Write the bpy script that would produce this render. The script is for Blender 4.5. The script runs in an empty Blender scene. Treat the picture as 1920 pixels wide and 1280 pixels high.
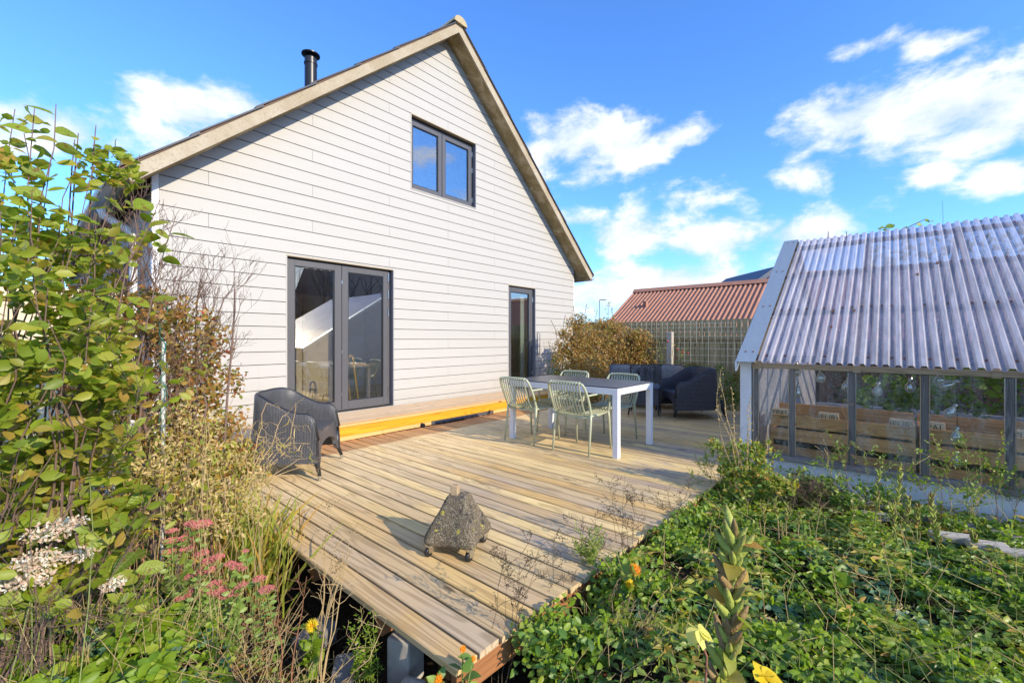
import bpy, bmesh, math, random
import numpy as np
from mathutils import Vector, Matrix, noise as mnoise
R = math.radians
sc = bpy.context.scene
COL = sc.collection
rng = np.random.default_rng(7)
random.seed(7)

# ---------------------------------------------------------------- camera, sky, sun, exposure
F, CH, TH = 814.6, 1.23, R(41.16)
fw = (math.cos(TH), math.sin(TH)); rt = (math.sin(TH), -math.cos(TH))
cam = bpy.data.cameras.new('camera'); camo = bpy.data.objects.new('camera', cam); COL.objects.link(camo)
camo.location = (0, 0, CH); camo.rotation_euler = (R(90), 0, TH - R(90))
cam.sensor_width = 36; cam.lens = F/1920*36; cam.shift_y = -3.6/1920
cam.clip_start = 0.05; cam.clip_end = 3000
sc.camera = camo
sc.view_settings.view_transform = 'Standard'; sc.view_settings.look = 'None'
sc.view_settings.exposure = 1.14; sc.view_settings.gamma = 1.0
sc.view_settings.use_curve_mapping = False
sc.cycles.transparent_max_bounces = 24
sc.cycles.max_bounces = 8
SUN_EL = 26.4
sun = bpy.data.lights.new('sun', 'SUN'); suno = bpy.data.objects.new('sun', sun); COL.objects.link(suno)
sun.energy = 2.7; sun.angle = R(0.5); sun.color = (1.0, 0.86, 0.66)
sdir = Vector((-0.04*math.cos(R(SUN_EL)), math.cos(R(SUN_EL)), -math.sin(R(SUN_EL))))
suno.rotation_euler = sdir.to_track_quat('-Z', 'Y').to_euler(); suno.location = (0, -20, 20)

def at(u, v, d):                                   # a point d metres ahead of the camera
    a = (u-960)/F*d; b = (636.4-v)/F*d
    return Vector((fw[0]*d+rt[0]*a, fw[1]*d+rt[1]*a, CH+b))
def onz(u, v, z):
    d = (CH-z)*F/(v-636.4); return at(u, v, d)

class NT:
    def __init__(s, nt): s.nt = nt; s.nt.nodes.clear()
    def __call__(s, t, ins=None, **kw):
        n = s.nt.nodes.new(t)
        for k, v in kw.items(): setattr(n, k, v)
        for k, v in (ins or {}).items():
            if isinstance(v, bpy.types.NodeSocket): s.nt.links.new(v, n.inputs[k])
            else:
                try: n.inputs[k].default_value = v
                except Exception:
                    n.inputs[k].default_value = tuple(v)+(1,)
        return n
    def m(s, op, a, b=0.0, c=None, clamp=False):
        ins = {0: a, 1: b}
        if c is not None: ins[2] = c
        return s('ShaderNodeMath', ins, operation=op, use_clamp=clamp).outputs[0]
    def v(s, op, a, b=(0, 0, 0)):
        n = s('ShaderNodeVectorMath', {0: a, 1: b}, operation=op)
        return n.outputs['Value'] if op in ('LENGTH', 'DOT_PRODUCT') else n.outputs[0]
    def mix(s, f, a, b, blend='MIX'):
        n = s.nt.nodes.new('ShaderNodeMix'); n.data_type = 'RGBA'; n.blend_type = blend
        for i, x in ((0, f), (6, a), (7, b)):
            if isinstance(x, bpy.types.NodeSocket): s.nt.links.new(x, n.inputs[i])
            elif i == 0: n.inputs[0].default_value = x
            else: n.inputs[i].default_value = tuple(x)[:3]+(1,)
        return n.outputs[2]
    def ramp(s, f, stops, interp='LINEAR'):
        n = s.nt.nodes.new('ShaderNodeValToRGB'); cr = n.color_ramp; cr.interpolation = interp
        while len(cr.elements) > 1: cr.elements.remove(cr.elements[-1])
        for i, (p, c) in enumerate(stops):
            e = cr.elements[0] if i == 0 else cr.elements.new(p)
            e.position = p; c = (c, c, c) if isinstance(c, (int, float)) else c; e.color = tuple(c)+(1,)
        s.nt.links.new(f, n.inputs[0]); return n.outputs[0]
    def noise(s, vec, scale, detail=4, rough=.55, dist=0.0):
        return s('ShaderNodeTexNoise', {'Vector': vec, 'Scale': scale, 'Detail': detail, 'Roughness': rough, 'Distortion': dist}).outputs[0]
    def smooth(s, x, a, b):
        n = s('ShaderNodeMapRange', {0: x, 1: a, 2: b, 3: 0.0, 4: 1.0}, interpolation_type='SMOOTHSTEP'); return n.outputs[0]

world = bpy.data.worlds.new('World'); sc.world = world; world.use_nodes = True
W = NT(world.node_tree)
sky = W('ShaderNodeTexSky', sky_type='NISHITA'); sky.sun_disc = False
sky.sun_elevation = R(SUN_EL); sky.sun_rotation = R(180); sky.altitude = 0; sky.air_density = 1.0; sky.dust_density = 0.4; sky.ozone_density = 2.0
tc = W('ShaderNodeTexCoord').outputs['Generated']
d_ = W.v('NORMALIZE', tc)
sepz = W('ShaderNodeSeparateXYZ', {0: d_}).outputs[2]
n1 = W.noise(W.v('MULTIPLY', d_, (1, 1, 1.8)), 8.5, 10, .60, .15)
n2 = W.noise(W.v('MULTIPLY', d_, (1, 1, 2.2)), 2.2, 3, .5, .3)
CL = [(360, 215, .11, .06, 1.0), (450, 195, .10, .04, .9), (120, 245, .13, .055, .9), (30, 230, .09, .04, .7), (500, 190, .06, .022, .6), (330, 260, .09, .05, .8),
      (1070, 265, .12, .065, 1.15), (1160, 275, .13, .065, 1.15), (1270, 252, .09, .03, .9), (1120, 325, .10, .03, .75), (1010, 290, .08, .07, .8),
      (1620, 215, .13, .06, 1.15), (1760, 210, .17, .062, 1.15), (1890, 205, .12, .075, 1.1), (1530, 205, .06, .03, .9), (1850, 250, .15, .03, 1.0),
      (1620, 92, .05, .016, .7), (1730, 97, .05, .018, .6), (1745, 325, .055, .022, .8), (1895, 325, .06, .035, .9), (1510, 330, .055, .045, .8),
      (1300, 375, .10, .05, .6), (1180, 440, .18, .07, 1.0), (1330, 450, .18, .07, 1.0), (1480, 440, .14, .06, .95), (1100, 410, .12, .03, .8), (1250, 520, .28, .06, .95), (1120, 560, .2, .06, .85)]
mask = None
for u, v, a, b, wgt in CL:
    c = (at(u, v, 1)-Vector((0, 0, CH))).normalized()
    l = W.v('LENGTH', W.v('MULTIPLY', W.v('SUBTRACT', d_, tuple(c)), (1/a, 1/a, 1/b)))
    f = W.m('MULTIPLY', W.m('SUBTRACT', 1.12, l), wgt)
    mask = f if mask is None else W.m('MAXIMUM', mask, f)
gen = W.m('MULTIPLY', W.m('SUBTRACT', n2, .49), 5.0)          # scattered clouds over the rest of the dome
inview = W.smooth(W.v('DOT_PRODUCT', d_, (fw[0], fw[1], .25)), .55, .75)
gen = W.m('SUBTRACT', gen, W.m('MULTIPLY', inview, 2.0))
mask = W.m('MAXIMUM', mask, gen)
mask = W.m('ADD', mask, W.m('MULTIPLY', W.m('SUBTRACT', n1, .5), 2.9))
mask = W.smooth(mask, .12, .90)
skyc = W.mix(1.0, sky.outputs[0], (0.42, 0.725, 1.17), 'MULTIPLY')
skyc = W('ShaderNodeHueSaturation', {'Color': skyc, 'Saturation': 1.0, 'Value': 1.0}).outputs[0]
cc = W.mix(W.smooth(n1, .38, .66), (2.35, 2.75, 3.35), (3.7, 3.75, 3.8))
hz = W.m('MULTIPLY', W.smooth(sepz, .22, -.02), .45)
base = W.mix(hz, skyc, (2.3, 3.1, 3.9))
colr = W.mix(W.m('MULTIPLY', mask, .93), base, cc)
bg = W('ShaderNodeBackground', {'Color': colr, 'Strength': .15})
W('ShaderNodeOutputWorld', {0: bg.outputs[0]})

# ---------------------------------------------------------------- mesh helpers
WO = {}
def worg(o): return WO.get(o.name, Vector((0, 0, 0)))
def link(name, me, mat=None, parent=None):
    o = bpy.data.objects.new(name, me); COL.objects.link(o)
    if mat is not None and me is not None and not me.materials: me.materials.append(mat)
    if parent is not None:
        o.parent = parent; o.location = -worg(parent)
    WO[o.name] = Vector((0, 0, 0))
    return o
def thing(name, label, cat, loc=(0, 0, 0), group=None):
    o = bpy.data.objects.new(name, None); COL.objects.link(o); o.empty_display_size = .1
    o.location = loc; WO[o.name] = Vector(loc); o['label'] = label; o['category'] = cat
    if group: o['group'] = group
    return o
def tag(o, label, cat, group=None):
    o['label'] = label; o['category'] = cat
    if group: o['group'] = group
    return o
def copy_thing(root, loc, rz, label):
    r = root.copy(); COL.objects.link(r); r.location = loc; r.rotation_euler = (0, 0, rz); r['label'] = label
    for ch in root.children:
        c = ch.copy(); COL.objects.link(c); c.parent = r
        for g in ch.children:
            d = g.copy(); COL.objects.link(d); d.parent = c
    return r

class MB:
    def __init__(s): s.v = []; s.f = []; s.uv = None
    def box(s, x0, x1, y0, y1, z0, z1):
        n = len(s.v)
        s.v += [(x0, y0, z0), (x1, y0, z0), (x1, y1, z0), (x0, y1, z0), (x0, y0, z1), (x1, y0, z1), (x1, y1, z1), (x0, y1, z1)]
        s.f += [(n, n+3, n+2, n+1), (n+4, n+5, n+6, n+7), (n, n+1, n+5, n+4), (n+1, n+2, n+6, n+5), (n+2, n+3, n+7, n+6), (n+3, n, n+4, n+7)]
        return s
    def obox(s, c, ax, ay, az):
        c, ax, ay, az = map(Vector, (c, ax, ay, az)); n = len(s.v)
        for k in (-1, 1):
            for i, j in ((-1, -1), (1, -1), (1, 1), (-1, 1)): s.v.append(tuple(c+ax*i+ay*j+az*k))
        s.f += [(n, n+3, n+2, n+1), (n+4, n+5, n+6, n+7), (n, n+1, n+5, n+4), (n+1, n+2, n+6, n+5), (n+2, n+3, n+7, n+6), (n+3, n, n+4, n+7)]
        return s
    def prism(s, poly, ext):                       # planar polygon (3D points) pushed along ext
        n = len(s.v); k = len(poly); e = Vector(ext)
        s.v += [tuple(p) for p in poly]+[tuple(Vector(p)+e) for p in poly]
        s.f.append(tuple(range(n, n+k))); s.f.append(tuple(range(n+2*k-1, n+k-1, -1)))
        for i in range(k):
            j = (i+1) % k; s.f.append((n+i, n+k+i, n+k+j, n+j))
        return s
    def tube(s, pts, r, n=6, cap=True, flat=None, up=None):
        P = [Vector(p) for p in pts]; m = len(P)
        rr = r if isinstance(r, (list, tuple)) else [r]*m
        base = len(s.v); prev = None
        for i, p in enumerate(P):
            t = (P[min(i+1, m-1)]-P[max(i-1, 0)])
            if t.length < 1e-9: t = Vector((0, 0, 1))
            t.normalize()
            if prev is None:
                a = Vector(up) if up else (Vector((0, 0, 1)) if abs(t.z) < .9 else Vector((1, 0, 0)))
            else: a = prev
            a = a-t*a.dot(t)
            if a.length < 1e-6: a = t.orthogonal()
            a.normalize(); prev = a; b = t.cross(a)
            for k in range(n):
                w = 2*math.pi*(k+.5)/n
                s.v.append(tuple(p+(a*math.cos(w)*(flat if flat else 1)+b*math.sin(w))*rr[i]))
        for i in range(m-1):
            for k in range(n):
                q = base+i*n+k; q2 = base+i*n+(k+1) % n
                s.f.append((q, q2, q2+n, q+n))
        if cap:
            s.f.append(tuple(range(base+n-1, base-1, -1))); s.f.append(tuple(range(base+(m-1)*n, base+m*n)))
        return s
    def lathe(s, prof, c=(0, 0, 0), n=16, axis=None):
        base = len(s.v); cx, cy, cz = c
        for r, z in prof:
            for k in range(n):
                w = 2*math.pi*k/n; s.v.append((cx+r*math.cos(w), cy+r*math.sin(w), cz+z))
        for i in range(len(prof)-1):
            for k in range(n):
                q = base+i*n+k; q2 = base+i*n+(k+1) % n; s.f.append((q, q2, q2+n, q+n))
        s.f.append(tuple(range(base+n-1, base-1, -1))); s.f.append(tuple(range(base+(len(prof)-1)*n, base+len(prof)*n)))
        return s
    def mesh(s, name):
        me = bpy.data.meshes.new(name); me.from_pydata([tuple(v) for v in s.v], [], s.f)
        if s.uv:
            l = me.uv_layers.new(name='UVMap')
            for lo in me.loops: l.data[lo.index].uv = s.uv[lo.vertex_index]
        me.update(); return me
    def build(s, name, mat, parent=None, smooth=False, bev=0, fix=False):
        me = s.mesh(name)
        if bev or fix:
            bm = bmesh.new(); bm.from_mesh(me)
            if fix: bmesh.ops.recalc_face_normals(bm, faces=bm.faces)
            if bev:
                ed = [e for e in bm.edges if len(e.link_faces) == 2 and e.calc_face_angle(0) > .5]
                bmesh.ops.bevel(bm, geom=ed, offset=bev, segments=1 if bev < .004 else 2, affect='EDGES', profile=.6)
            bm.to_mesh(me); bm.free()
        if smooth:
            me.shade_smooth()
            if smooth == 'auto': 
                me.set_sharp_from_angle(angle=R(38))
        return link(name, me, mat, parent)

def np_mesh(name, V, Fidx, k):                      # V (n,3); Fidx (m,k)
    me = bpy.data.meshes.new(name); V = np.ascontiguousarray(V, dtype=np.float32); Fi = np.ascontiguousarray(Fidx, dtype=np.int32)
    me.vertices.add(len(V)); me.vertices.foreach_set('co', V.ravel())
    me.loops.add(Fi.size); me.loops.foreach_set('vertex_index', Fi.ravel())
    me.polygons.add(len(Fi)); me.polygons.foreach_set('loop_start', np.arange(0, Fi.size, k, dtype=np.int32))
    me.update(calc_edges=True); return me

def clip(poly, n, d):                              # keep points with n.p <= d
    out = []; k = len(poly)
    for i in range(k):
        a, b = poly[i], poly[(i+1) % k]; da = n[0]*a[0]+n[1]*a[1]-d; db = n[0]*b[0]+n[1]*b[1]-d
        if da <= 0: out.append(a)
        if (da < 0 < db) or (db < 0 < da):
            t = da/(da-db); out.append((a[0]+(b[0]-a[0])*t, a[1]+(b[1]-a[1])*t))
    return out if len(out) > 2 else []
def area(p): return abs(sum(p[i][0]*p[(i+1) % len(p)][1]-p[(i+1) % len(p)][0]*p[i][1] for i in range(len(p))))/2
def minus_rect(poly, r):
    x0, x1, z0, z1 = r
    out = [clip(poly, (1, 0), x0), clip(poly, (-1, 0), -x1)]
    mid = clip(clip(poly, (-1, 0), -x0), (1, 0), x1) if poly else []
    if mid: out += [clip(mid, (0, 1), z0), clip(mid, (0, -1), -z1)]
    return [p for p in out if p and area(p) > 2e-5]

# ---------------------------------------------------------------- materials
def newmat(name):
    m = bpy.data.materials.new(name); m.use_nodes = True; return m, NT(m.node_tree)
def finish(N, sh, disp=None): N('ShaderNodeOutputMaterial', {0: sh})
def pbsdf(N, col, rough=.6, metal=0.0, spec=.5, bump=None, bs=.3, bd=.01):
    ins = {'Base Color': col, 'Roughness': rough, 'Metallic': metal, 'Specular IOR Level': spec}
    if bump is not None: ins['Normal'] = N('ShaderNodeBump', {'Height': bump, 'Strength': bs, 'Distance': bd}).outputs[0]
    return N('ShaderNodeBsdfPrincipled', ins).outputs[0]
def plain(name, col, rough=.5, metal=0.0, var=.12, scale=8, bs=.1, spec=.5):
    m, N = newmat(name); o = N('ShaderNodeTexCoord').outputs['Object']
    n = N.noise(o, scale, 5); c = N.mix(n, [x*(1-var) for x in col], [min(1, x*(1+var)) for x in col])
    finish(N, pbsdf(N, c, rough, metal, spec, n, bs)); return m
def wood(name, cols, axis=1, scale=1.0, rough=.6, grey=None, stain=None, contrast=.45):
    # cols: list of board colours picked per object; grain runs along `axis`
    m, N = newmat(name); o = N('ShaderNodeTexCoord').outputs['Object']; r = N('ShaderNodeObjectInfo').outputs['Random']
    off = N('ShaderNodeCombineXYZ', {0: N.m('MULTIPLY', r, 37.0), 1: N.m('MULTIPLY', r, 91.0), 2: N.m('MULTIPLY', r, 53.0)}).outputs[0]
    p = N.v('ADD', o, off); st = [1, 1, 1]; st[axis] = .035
    q = N.v('MULTIPLY', p, tuple(st))
    warp = N.noise(q, 6*scale, 3, .5)
    ks = [3.0, 3.0, 3.0]; ks[axis] = .9                # knots bend the grain
    kv = N('ShaderNodeTexVoronoi', {'Vector': N.v('MULTIPLY', p, tuple(ks)), 'Scale': 1.6, 'Randomness': 1.0})
    kd = kv.outputs['Distance']
    knot = N.smooth(kd, .10, .035)
    bend = N.smooth(kd, .45, .0)
    rings = N.m('SINE', N.m('ADD', N.m('MULTIPLY', warp, 105*scale), N.m('MULTIPLY', bend, 10.0)))
    rings = N.smooth(rings, -.2, 1.0)
    fine = N.noise(N.v('MULTIPLY', p, tuple(3*x if x == 1 else x for x in st)), 90*scale, 3, .6)
    big = N.noise(p, 1.7, 3)
    stops = [(i/max(1, len(cols)-1), c) for i, c in enumerate(cols)]
    c = N.ramp(N.m('ADD', N.m('MULTIPLY', r, .85), N.m('MULTIPLY', big, .2)), stops)
    if grey: c = N.mix(N.m('MULTIPLY', N.smooth(big, .4, .7), .45), c, grey)
    if stain: c = stain(N, c)
    dk = N.m('SUBTRACT', 1.0, N.m('MULTIPLY', rings, contrast*.55))
    dk = N.m('MULTIPLY', dk, N.m('ADD', .80, N.m('MULTIPLY', fine, .4)))
    dk = N.m('MULTIPLY', dk, N.m('SUBTRACT', 1.0, N.m('MULTIPLY', knot, .6)))
    c = N.mix(1.0, c, N('ShaderNodeCombineXYZ', {0: dk, 1: N.m('POWER', dk, 1.08), 2: N.m('POWER', dk, 1.2)}).outputs[0], 'MULTIPLY')
    h = N.m('ADD', N.m('MULTIPLY', rings, -.4), fine)
    finish(N, pbsdf(N, c, N.m('ADD', rough-.12, N.m('MULTIPLY', big, .25)), 0, .18, h, .3, .004)); return m
def leafmat(name, stops, trans=.35, rough=.45, veins=False, spec=.4):
    m, N = newmat(name)
    i = N('ShaderNodeNewGeometry').outputs['Random Per Island']; r = N('ShaderNodeObjectInfo').outputs['Random']
    t = N.m('FRACT', N.m('ADD', i, N.m('MULTIPLY', r, 7.31)))
    o = N('ShaderNodeTexCoord').outputs['Object']
    n = N.noise(o, 14, 3)
    c = N.ramp(t, [(k/(len(stops)-1), s) for k, s in enumerate(stops)])
    c = N.mix(N.m('MULTIPLY', n, .5), c, N.mix(1.0, c, (.62, .62, .5), 'MULTIPLY'))
    h = n
    if veins:
        s = N('ShaderNodeSeparateXYZ', {0: o}); ay = N.m('ABSOLUTE', s.outputs[1])
        w = N.m('SINE', N.m('MULTIPLY', N.m('SUBTRACT', s.outputs[0], N.m('MULTIPLY', ay, .9)), 44.0))
        vein = N.m('MAXIMUM', N.m('MULTIPLY', N.smooth(w, .7, 1.0), .6), N.smooth(ay, .03, .008))
        c = N.mix(N.m('MULTIPLY', vein, .5), c, N.mix(.45, c, (.55, .6, .2)))
        ed = N.smooth(N.noise(o, 3.2, 4), .58, .70)       # browned patches
        c = N.mix(N.m('MULTIPLY', ed, .75), c, (.19, .075, .02)); h = N.m('ADD', n, N.m('MULTIPLY', w, .25))
    b = pbsdf(N, c, rough, 0, spec, h, .25, .02 if veins else .004)
    tr = N('ShaderNodeBsdfTranslucent', {'Color': N.mix(1.0, c, (1.35, 1.45, .8), 'MULTIPLY')}).outputs[0]
    mx = N('ShaderNodeMixShader', {0: trans, 1: b, 2: tr})
    finish(N, mx.outputs[0]); return m
def fresnel(N, ior):                               # same reflectance from either side of a thin pane
    bf = N('ShaderNodeNewGeometry').outputs['Backfacing']
    return N('ShaderNodeFresnel', {'IOR': N.m('ADD', ior, N.m('MULTIPLY', bf, 1.0/ior-ior))}).outputs[0]
def glassmat(name, tint=(.93, .96, .95), refl=.12, dirt=0.0, ior=1.55):
    m, N = newmat(name)
    fr = fresnel(N, ior); f = N.m('ADD', fr, refl, clamp=True)
    g = N('ShaderNodeBsdfGlossy', {'Color': (1, 1, 1, 1), 'Roughness': .0}); t = N('ShaderNodeBsdfTransparent', {'Color': tint+(1,)})
    s = N('ShaderNodeMixShader', {0: f, 1: t.outputs[0], 2: g.outputs[0]}).outputs[0]
    if dirt:
        o = N('ShaderNodeTexCoord').outputs['Object']
        n = N.smooth(N.m('ADD', N.m('MULTIPLY', N.noise(N.v('MULTIPLY', o, (1, 1, .35)), 9, 6, .65), .7), N.m('MULTIPLY', N.noise(o, 60, 3), .3)), .42, .75)
        df = N('ShaderNodeBsdfDiffuse', {'Color': (.62, .60, .52, 1)})
        s = N('ShaderNodeMixShader', {0: N.m('MULTIPLY', n, dirt), 1: s, 2: df.outputs[0]}).outputs[0]
    finish(N, s); return m

def house_stain(N, c):     # newer, browner wood kept dry close to the step, paler boards beyond
    g = N('ShaderNodeNewGeometry').outputs['Position']; s = N('ShaderNodeSeparateXYZ', {0: g})
    wob = N.noise(g, 3.0, 3)
    y = N.m('ADD', s.outputs[1], N.m('MULTIPLY', N.m('SUBTRACT', wob, .5), .12))
    near = N.smooth(y, 4.50, 4.56)
    c = N.mix(N.m('MULTIPLY', near, .70), c, (.46, .22, .09))
    pale = N.m('MULTIPLY', N.smooth(y, 2.6, 3.8), N.m('SUBTRACT', 1.0, near))
    c = N.mix(N.m('MULTIPLY', pale, .55), c, (.90, .68, .37))
    wet = N.smooth(N.noise(N.v('MULTIPLY', g, (1, .35, 1)), 2.6, 4, .5, .4), .56, .70)
    far = N.smooth(s.outputs[1], 3.3, 1.6)
    c = N.mix(N.m('MULTIPLY', N.m('MULTIPLY', wet, far), .5), c, (.30, .25, .24))
    return c
DECKC = [(.66, .43, .17), (.71, .49, .20), (.50, .37, .22), (.76, .55, .23), (.66, .43, .17), (.55, .42, .26), (.82, .61, .27), (.52, .38, .23), (.69, .48, .19)]
M = {}
M['deck'] = wood('deck_wood', DECKC, 1, 1.0, .72, (.48, .37, .25), house_stain, .5)
M['step'] = wood('step_wood', [(.60, .42, .25), (.66, .49, .31), (.58, .40, .23)], 0, 1.0, .7, (.55, .43, .31), None, .3)
M['riser'] = wood('new_yellow_wood', [(.66, .31, .015), (.74, .40, .04)], 0, 1.1, .6, (.60, .27, .02), None, .5)
M['riserpale'] = wood('pale_wood', [(.74, .44, .17), (.70, .40, .15)], 0, .7, .55, None, None, .15)
M['edge'] = wood('edge_wood', [(.26, .11, .045), (.34, .15, .06)], 0, 1, .7, None, None, .3)
M['fence'] = wood('fence_wood', [(.38, .33, .18), (.46, .39, .23), (.32, .31, .16), (.42, .34, .21)], 2, 1.2, .8, (.27, .26, .14), None, .5)
M['oldwood'] = wood('grey_old_wood', [(.21, .18, .155), (.29, .255, .22)], 2, 1.5, .8, (.13, .115, .10), None, .7)
M['sill'] = wood('grey_sill_wood', [(.25, .225, .20), (.31, .28, .25)], 1, 1.5, .8, (.16, .145, .13), None, .6)
M['eavewood'] = wood('eave_wood', [(.42, .31, .19), (.48, .36, .22)], 1, 1.5, .8, None, None, .5)
M['pallet'] = wood('pallet_wood', [(.85, .42, .17), (.90, .47, .20), (.66, .32, .13)], 1, 1.0, .8, (.62, .36, .18), None, .45)
M['block'] = wood('pallet_block_wood', [(.85, .62, .38), (.88, .66, .42)], 1, 1.0, .8, None, None, .3)

def cladding():
    m, N = newmat('white_cladding'); o = N('ShaderNodeTexCoord').outputs['Object']; r = N('ShaderNodeObjectInfo').outputs['Random']
    g = N.noise(N.v('MULTIPLY', o, (.6, .6, 7)), 3.5, 6, .6); f = N.noise(N.v('MULTIPLY', o, (2, 2, 30)), 9, 3)
    c = N.mix(g, (.425, .412, .378), (.460, .452, .428)); c = N.mix(N.m('MULTIPLY', r, .2), c, (.39, .375, .345))
    spots = N.smooth(N.noise(o, 23, 2), .78, .82); c = N.mix(N.m('MULTIPLY', spots, .25), c, (.34, .31, .28))
    sz = N('ShaderNodeSeparateXYZ', {0: o}); stre = N.smooth(N.noise(N.v('MULTIPLY', o, (6, 6, .25)), 3.0, 5, .7), .55, .75)
    low = N.m('MULTIPLY', N.smooth(N.m('ADD', sz.outputs[2], N.m('MULTIPLY', g, .5)), .95, .35), .35)
    c = N.mix(N.m('ADD', N.m('MULTIPLY', stre, .14), low), c, (.30, .27, .22))
    finish(N, pbsdf(N, c, .62, 0, .35, f, .12, .003)); return m
M['clad'] = cladding()
M['darkgap'] = plain('dark_backing', (.035, .030, .026), .9)
def barge():
    m, N = newmat('beige_bargeboard'); o = N('ShaderNodeTexCoord').outputs['Object']
    a = N.noise(o, 2.2, 7, .65); b = N.noise(o, 40, 3, .7)
    c = N.mix(N.smooth(a, .35, .7), (.36, .295, .20), (.45, .395, .30)); c = N.mix(N.m('MULTIPLY', N.smooth(b, .5, .72), .6), c, (.24, .20, .13))
    finish(N, pbsdf(N, c, .8, 0, .2, b, .25, .004)); return m
def soffit():
    m, N = newmat('mossy_soffit'); o = N('ShaderNodeTexCoord').outputs['Object']
    a = N.noise(o, 3.0, 8, .7, .4); b = N.noise(o, 30, 3)
    c = N.ramp(a, [(.3, (.17, .13, .06)), (.5, (.30, .23, .12)), (.62, (.46, .38, .25)), (.75, (.30, .27, .13))])
    finish(N, pbsdf(N, c, .85, 0, .2, b, .2, .004)); return m
M['barge'] = barge(); M['soffit'] = soffit()
M['roof'] = plain('dark_roof_sheet', (.035, .042, .055), .55, 0, .3, 5)
M['roofedge'] = plain('roof_brown_edge', (.17, .10, .07), .8, 0, .3, 15)
M['ridge'] = plain('ridge_lichen', (.42, .34, .20), .85, 0, .35, 22, .4)
M['black'] = plain('black_flue', (.022, .023, .026), .35, .3, .2, 3)
M['anthra'] = plain('anthracite_frame', (.085, .085, .092), .42, 0, .07, 3)
M['jamb'] = plain('grey_jamb', (.22, .22, .25), .5, .2, .2, 40)
M['reveal'] = plain('beige_reveal', (.42, .36, .26), .8, 0, .2, 12)
M['trim'] = plain('pale_trim', (.42, .40, .37), .7)
M['steel'] = plain('bright_steel', (.62, .62, .62), .25, 1.0, .1)
M['whitepaint'] = plain('white_plastic', (.78, .78, .78), .4, 0, .04)
M['glass'] = glassmat('window_glass', (.90, .93, .92), .20)
M['ghglass'] = glassmat('greenhouse_glass', (.95, .96, .94), .0, .26, 1.40)
def plaster(name, c1, c2, sc_=5):
    m, N = newmat(name); o = N('ShaderNodeTexCoord').outputs['Object']
    a = N.noise(o, sc_, 7, .65); b = N.noise(o, 45, 4)
    s = N('ShaderNodeSeparateXYZ', {0: o}).outputs[2]
    c = N.mix(N.smooth(a, .35, .65), c1, c2)
    c = N.mix(N.m('MULTIPLY', N.smooth(a, .55, .75), .5), c, (.22, .21, .17))
    finish(N, pbsdf(N, c, .9, 0, .2, N.m('ADD', b, a), .4, .006)); return m
M['plaster'] = plaster('white_plaster', (.66, .65, .64), (.76, .75, .73))
M['cream'] = plaster('cream_render', (.62, .52, .32), (.72, .62, .42))
def conc():
    m, N = newmat('aggregate_concrete'); o = N('ShaderNodeTexCoord').outputs['Object']
    v = N('ShaderNodeTexVoronoi', {'Vector': o, 'Scale': 210.0}); a = N.noise(o, 11, 6, .7); f = N.noise(o, 160, 3, .7)
    c = N.ramp(N('ShaderNodeSeparateXYZ', {0: v.outputs['Color']}).outputs[0], [(0, (.07, .055, .035)), (.35, (.15, .12, .075)), (.6, (.21, .175, .12)), (.85, (.12, .095, .06)), (1, (.42, .38, .30))])
    c = N.mix(N.smooth(a, .50, .66), c, (.035, .034, .038))
    lf = N('ShaderNodeTexVoronoi', {'Vector': N.v('ADD', o, N.v('MULTIPLY', N('ShaderNodeTexNoise', {'Vector': o, 'Scale': 40.0}).outputs[1], (.02, .02, .02))), 'Scale': 17.0}).outputs[0]
    l2 = N('ShaderNodeSeparateXYZ', {0: N('ShaderNodeTexVoronoi', {'Vector': o, 'Scale': 17.0}).outputs[1]}).outputs[0]
    lich = N.m('MULTIPLY', N.smooth(lf, .28, .20), N.m('GREATER_THAN', l2, .55))
    c = N.mix(N.m('MULTIPLY', lich, N.smooth(a, .62, .42)), c, (.50, .44, .05))
    finish(N, pbsdf(N, c, .9, 0, .2, N.m('ADD', f, N.m('MULTIPLY', v.outputs[0], .8)), .7, .006)); return m
M['concrete'] = conc()
M['granite'] = plain('granite_sett', (.17, .16, .155), .75, 0, .45, 25, .5)
M['bluestone'] = plain('dark_blue_stone', (.045, .055, .085), .6, 0, .4, 20, .5)
M['brownstone'] = plain('brown_stone', (.20, .15, .13), .8, 0, .5, 14, .5)
M['tabletop'] = plain('dark_table_slat', (.055, .062, .075), .28, 0, .15, 12)
M['alu'] = plain('white_aluminium', (.74, .74, .76), .4, 0, .03)
M['sage'] = plain('sage_plastic', (.42, .45, .31), .42, 0, .05, 6, .05)
def wicker(name, c1, c2, sx, sy, vertical=False):
    m, N = newmat(name); uv = N('ShaderNodeTexCoord').outputs['UV']
    q = N.v('MULTIPLY', uv, (sx, sy, 1))
    if vertical:
        s = N('ShaderNodeSeparateXYZ', {0: q}); q = N('ShaderNodeCombineXYZ', {0: s.outputs[1], 1: s.outputs[0]}).outputs[0]
    b = N('ShaderNodeTexBrick', {'Vector': q, 'Scale': 1.0, 'Mortar Size': .16, 'Mortar Smooth': .6, 'Brick Width': 1.7, 'Row Height': .8, 'Color1': c1+(1,), 'Color2': c2+(1,), 'Mortar': tuple(x*.22 for x in c1)+(1,)}, offset=.5)
    h = N.m('SUBTRACT', 1.0, b.outputs['Fac'])
    finish(N, pbsdf(N, b.outputs[0], .42, 0, .5, h, .7, .006)); return m
M['wickerL'] = wicker('charcoal_wicker', (.095, .098, .108), (.13, .13, .14), 60, 60, True)
M['wickerD'] = wicker('dark_wicker', (.06, .062, .078), (.085, .085, .10), 40, 40)
M['wickerB'] = wicker('brown_grey_wicker', (.30, .28, .275), (.40, .375, .36), 34, 34, True)
M['redroof'] = plain('red_fibre_cement', (.40, .19, .12), .85, 0, .25, 6, .3)
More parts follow.
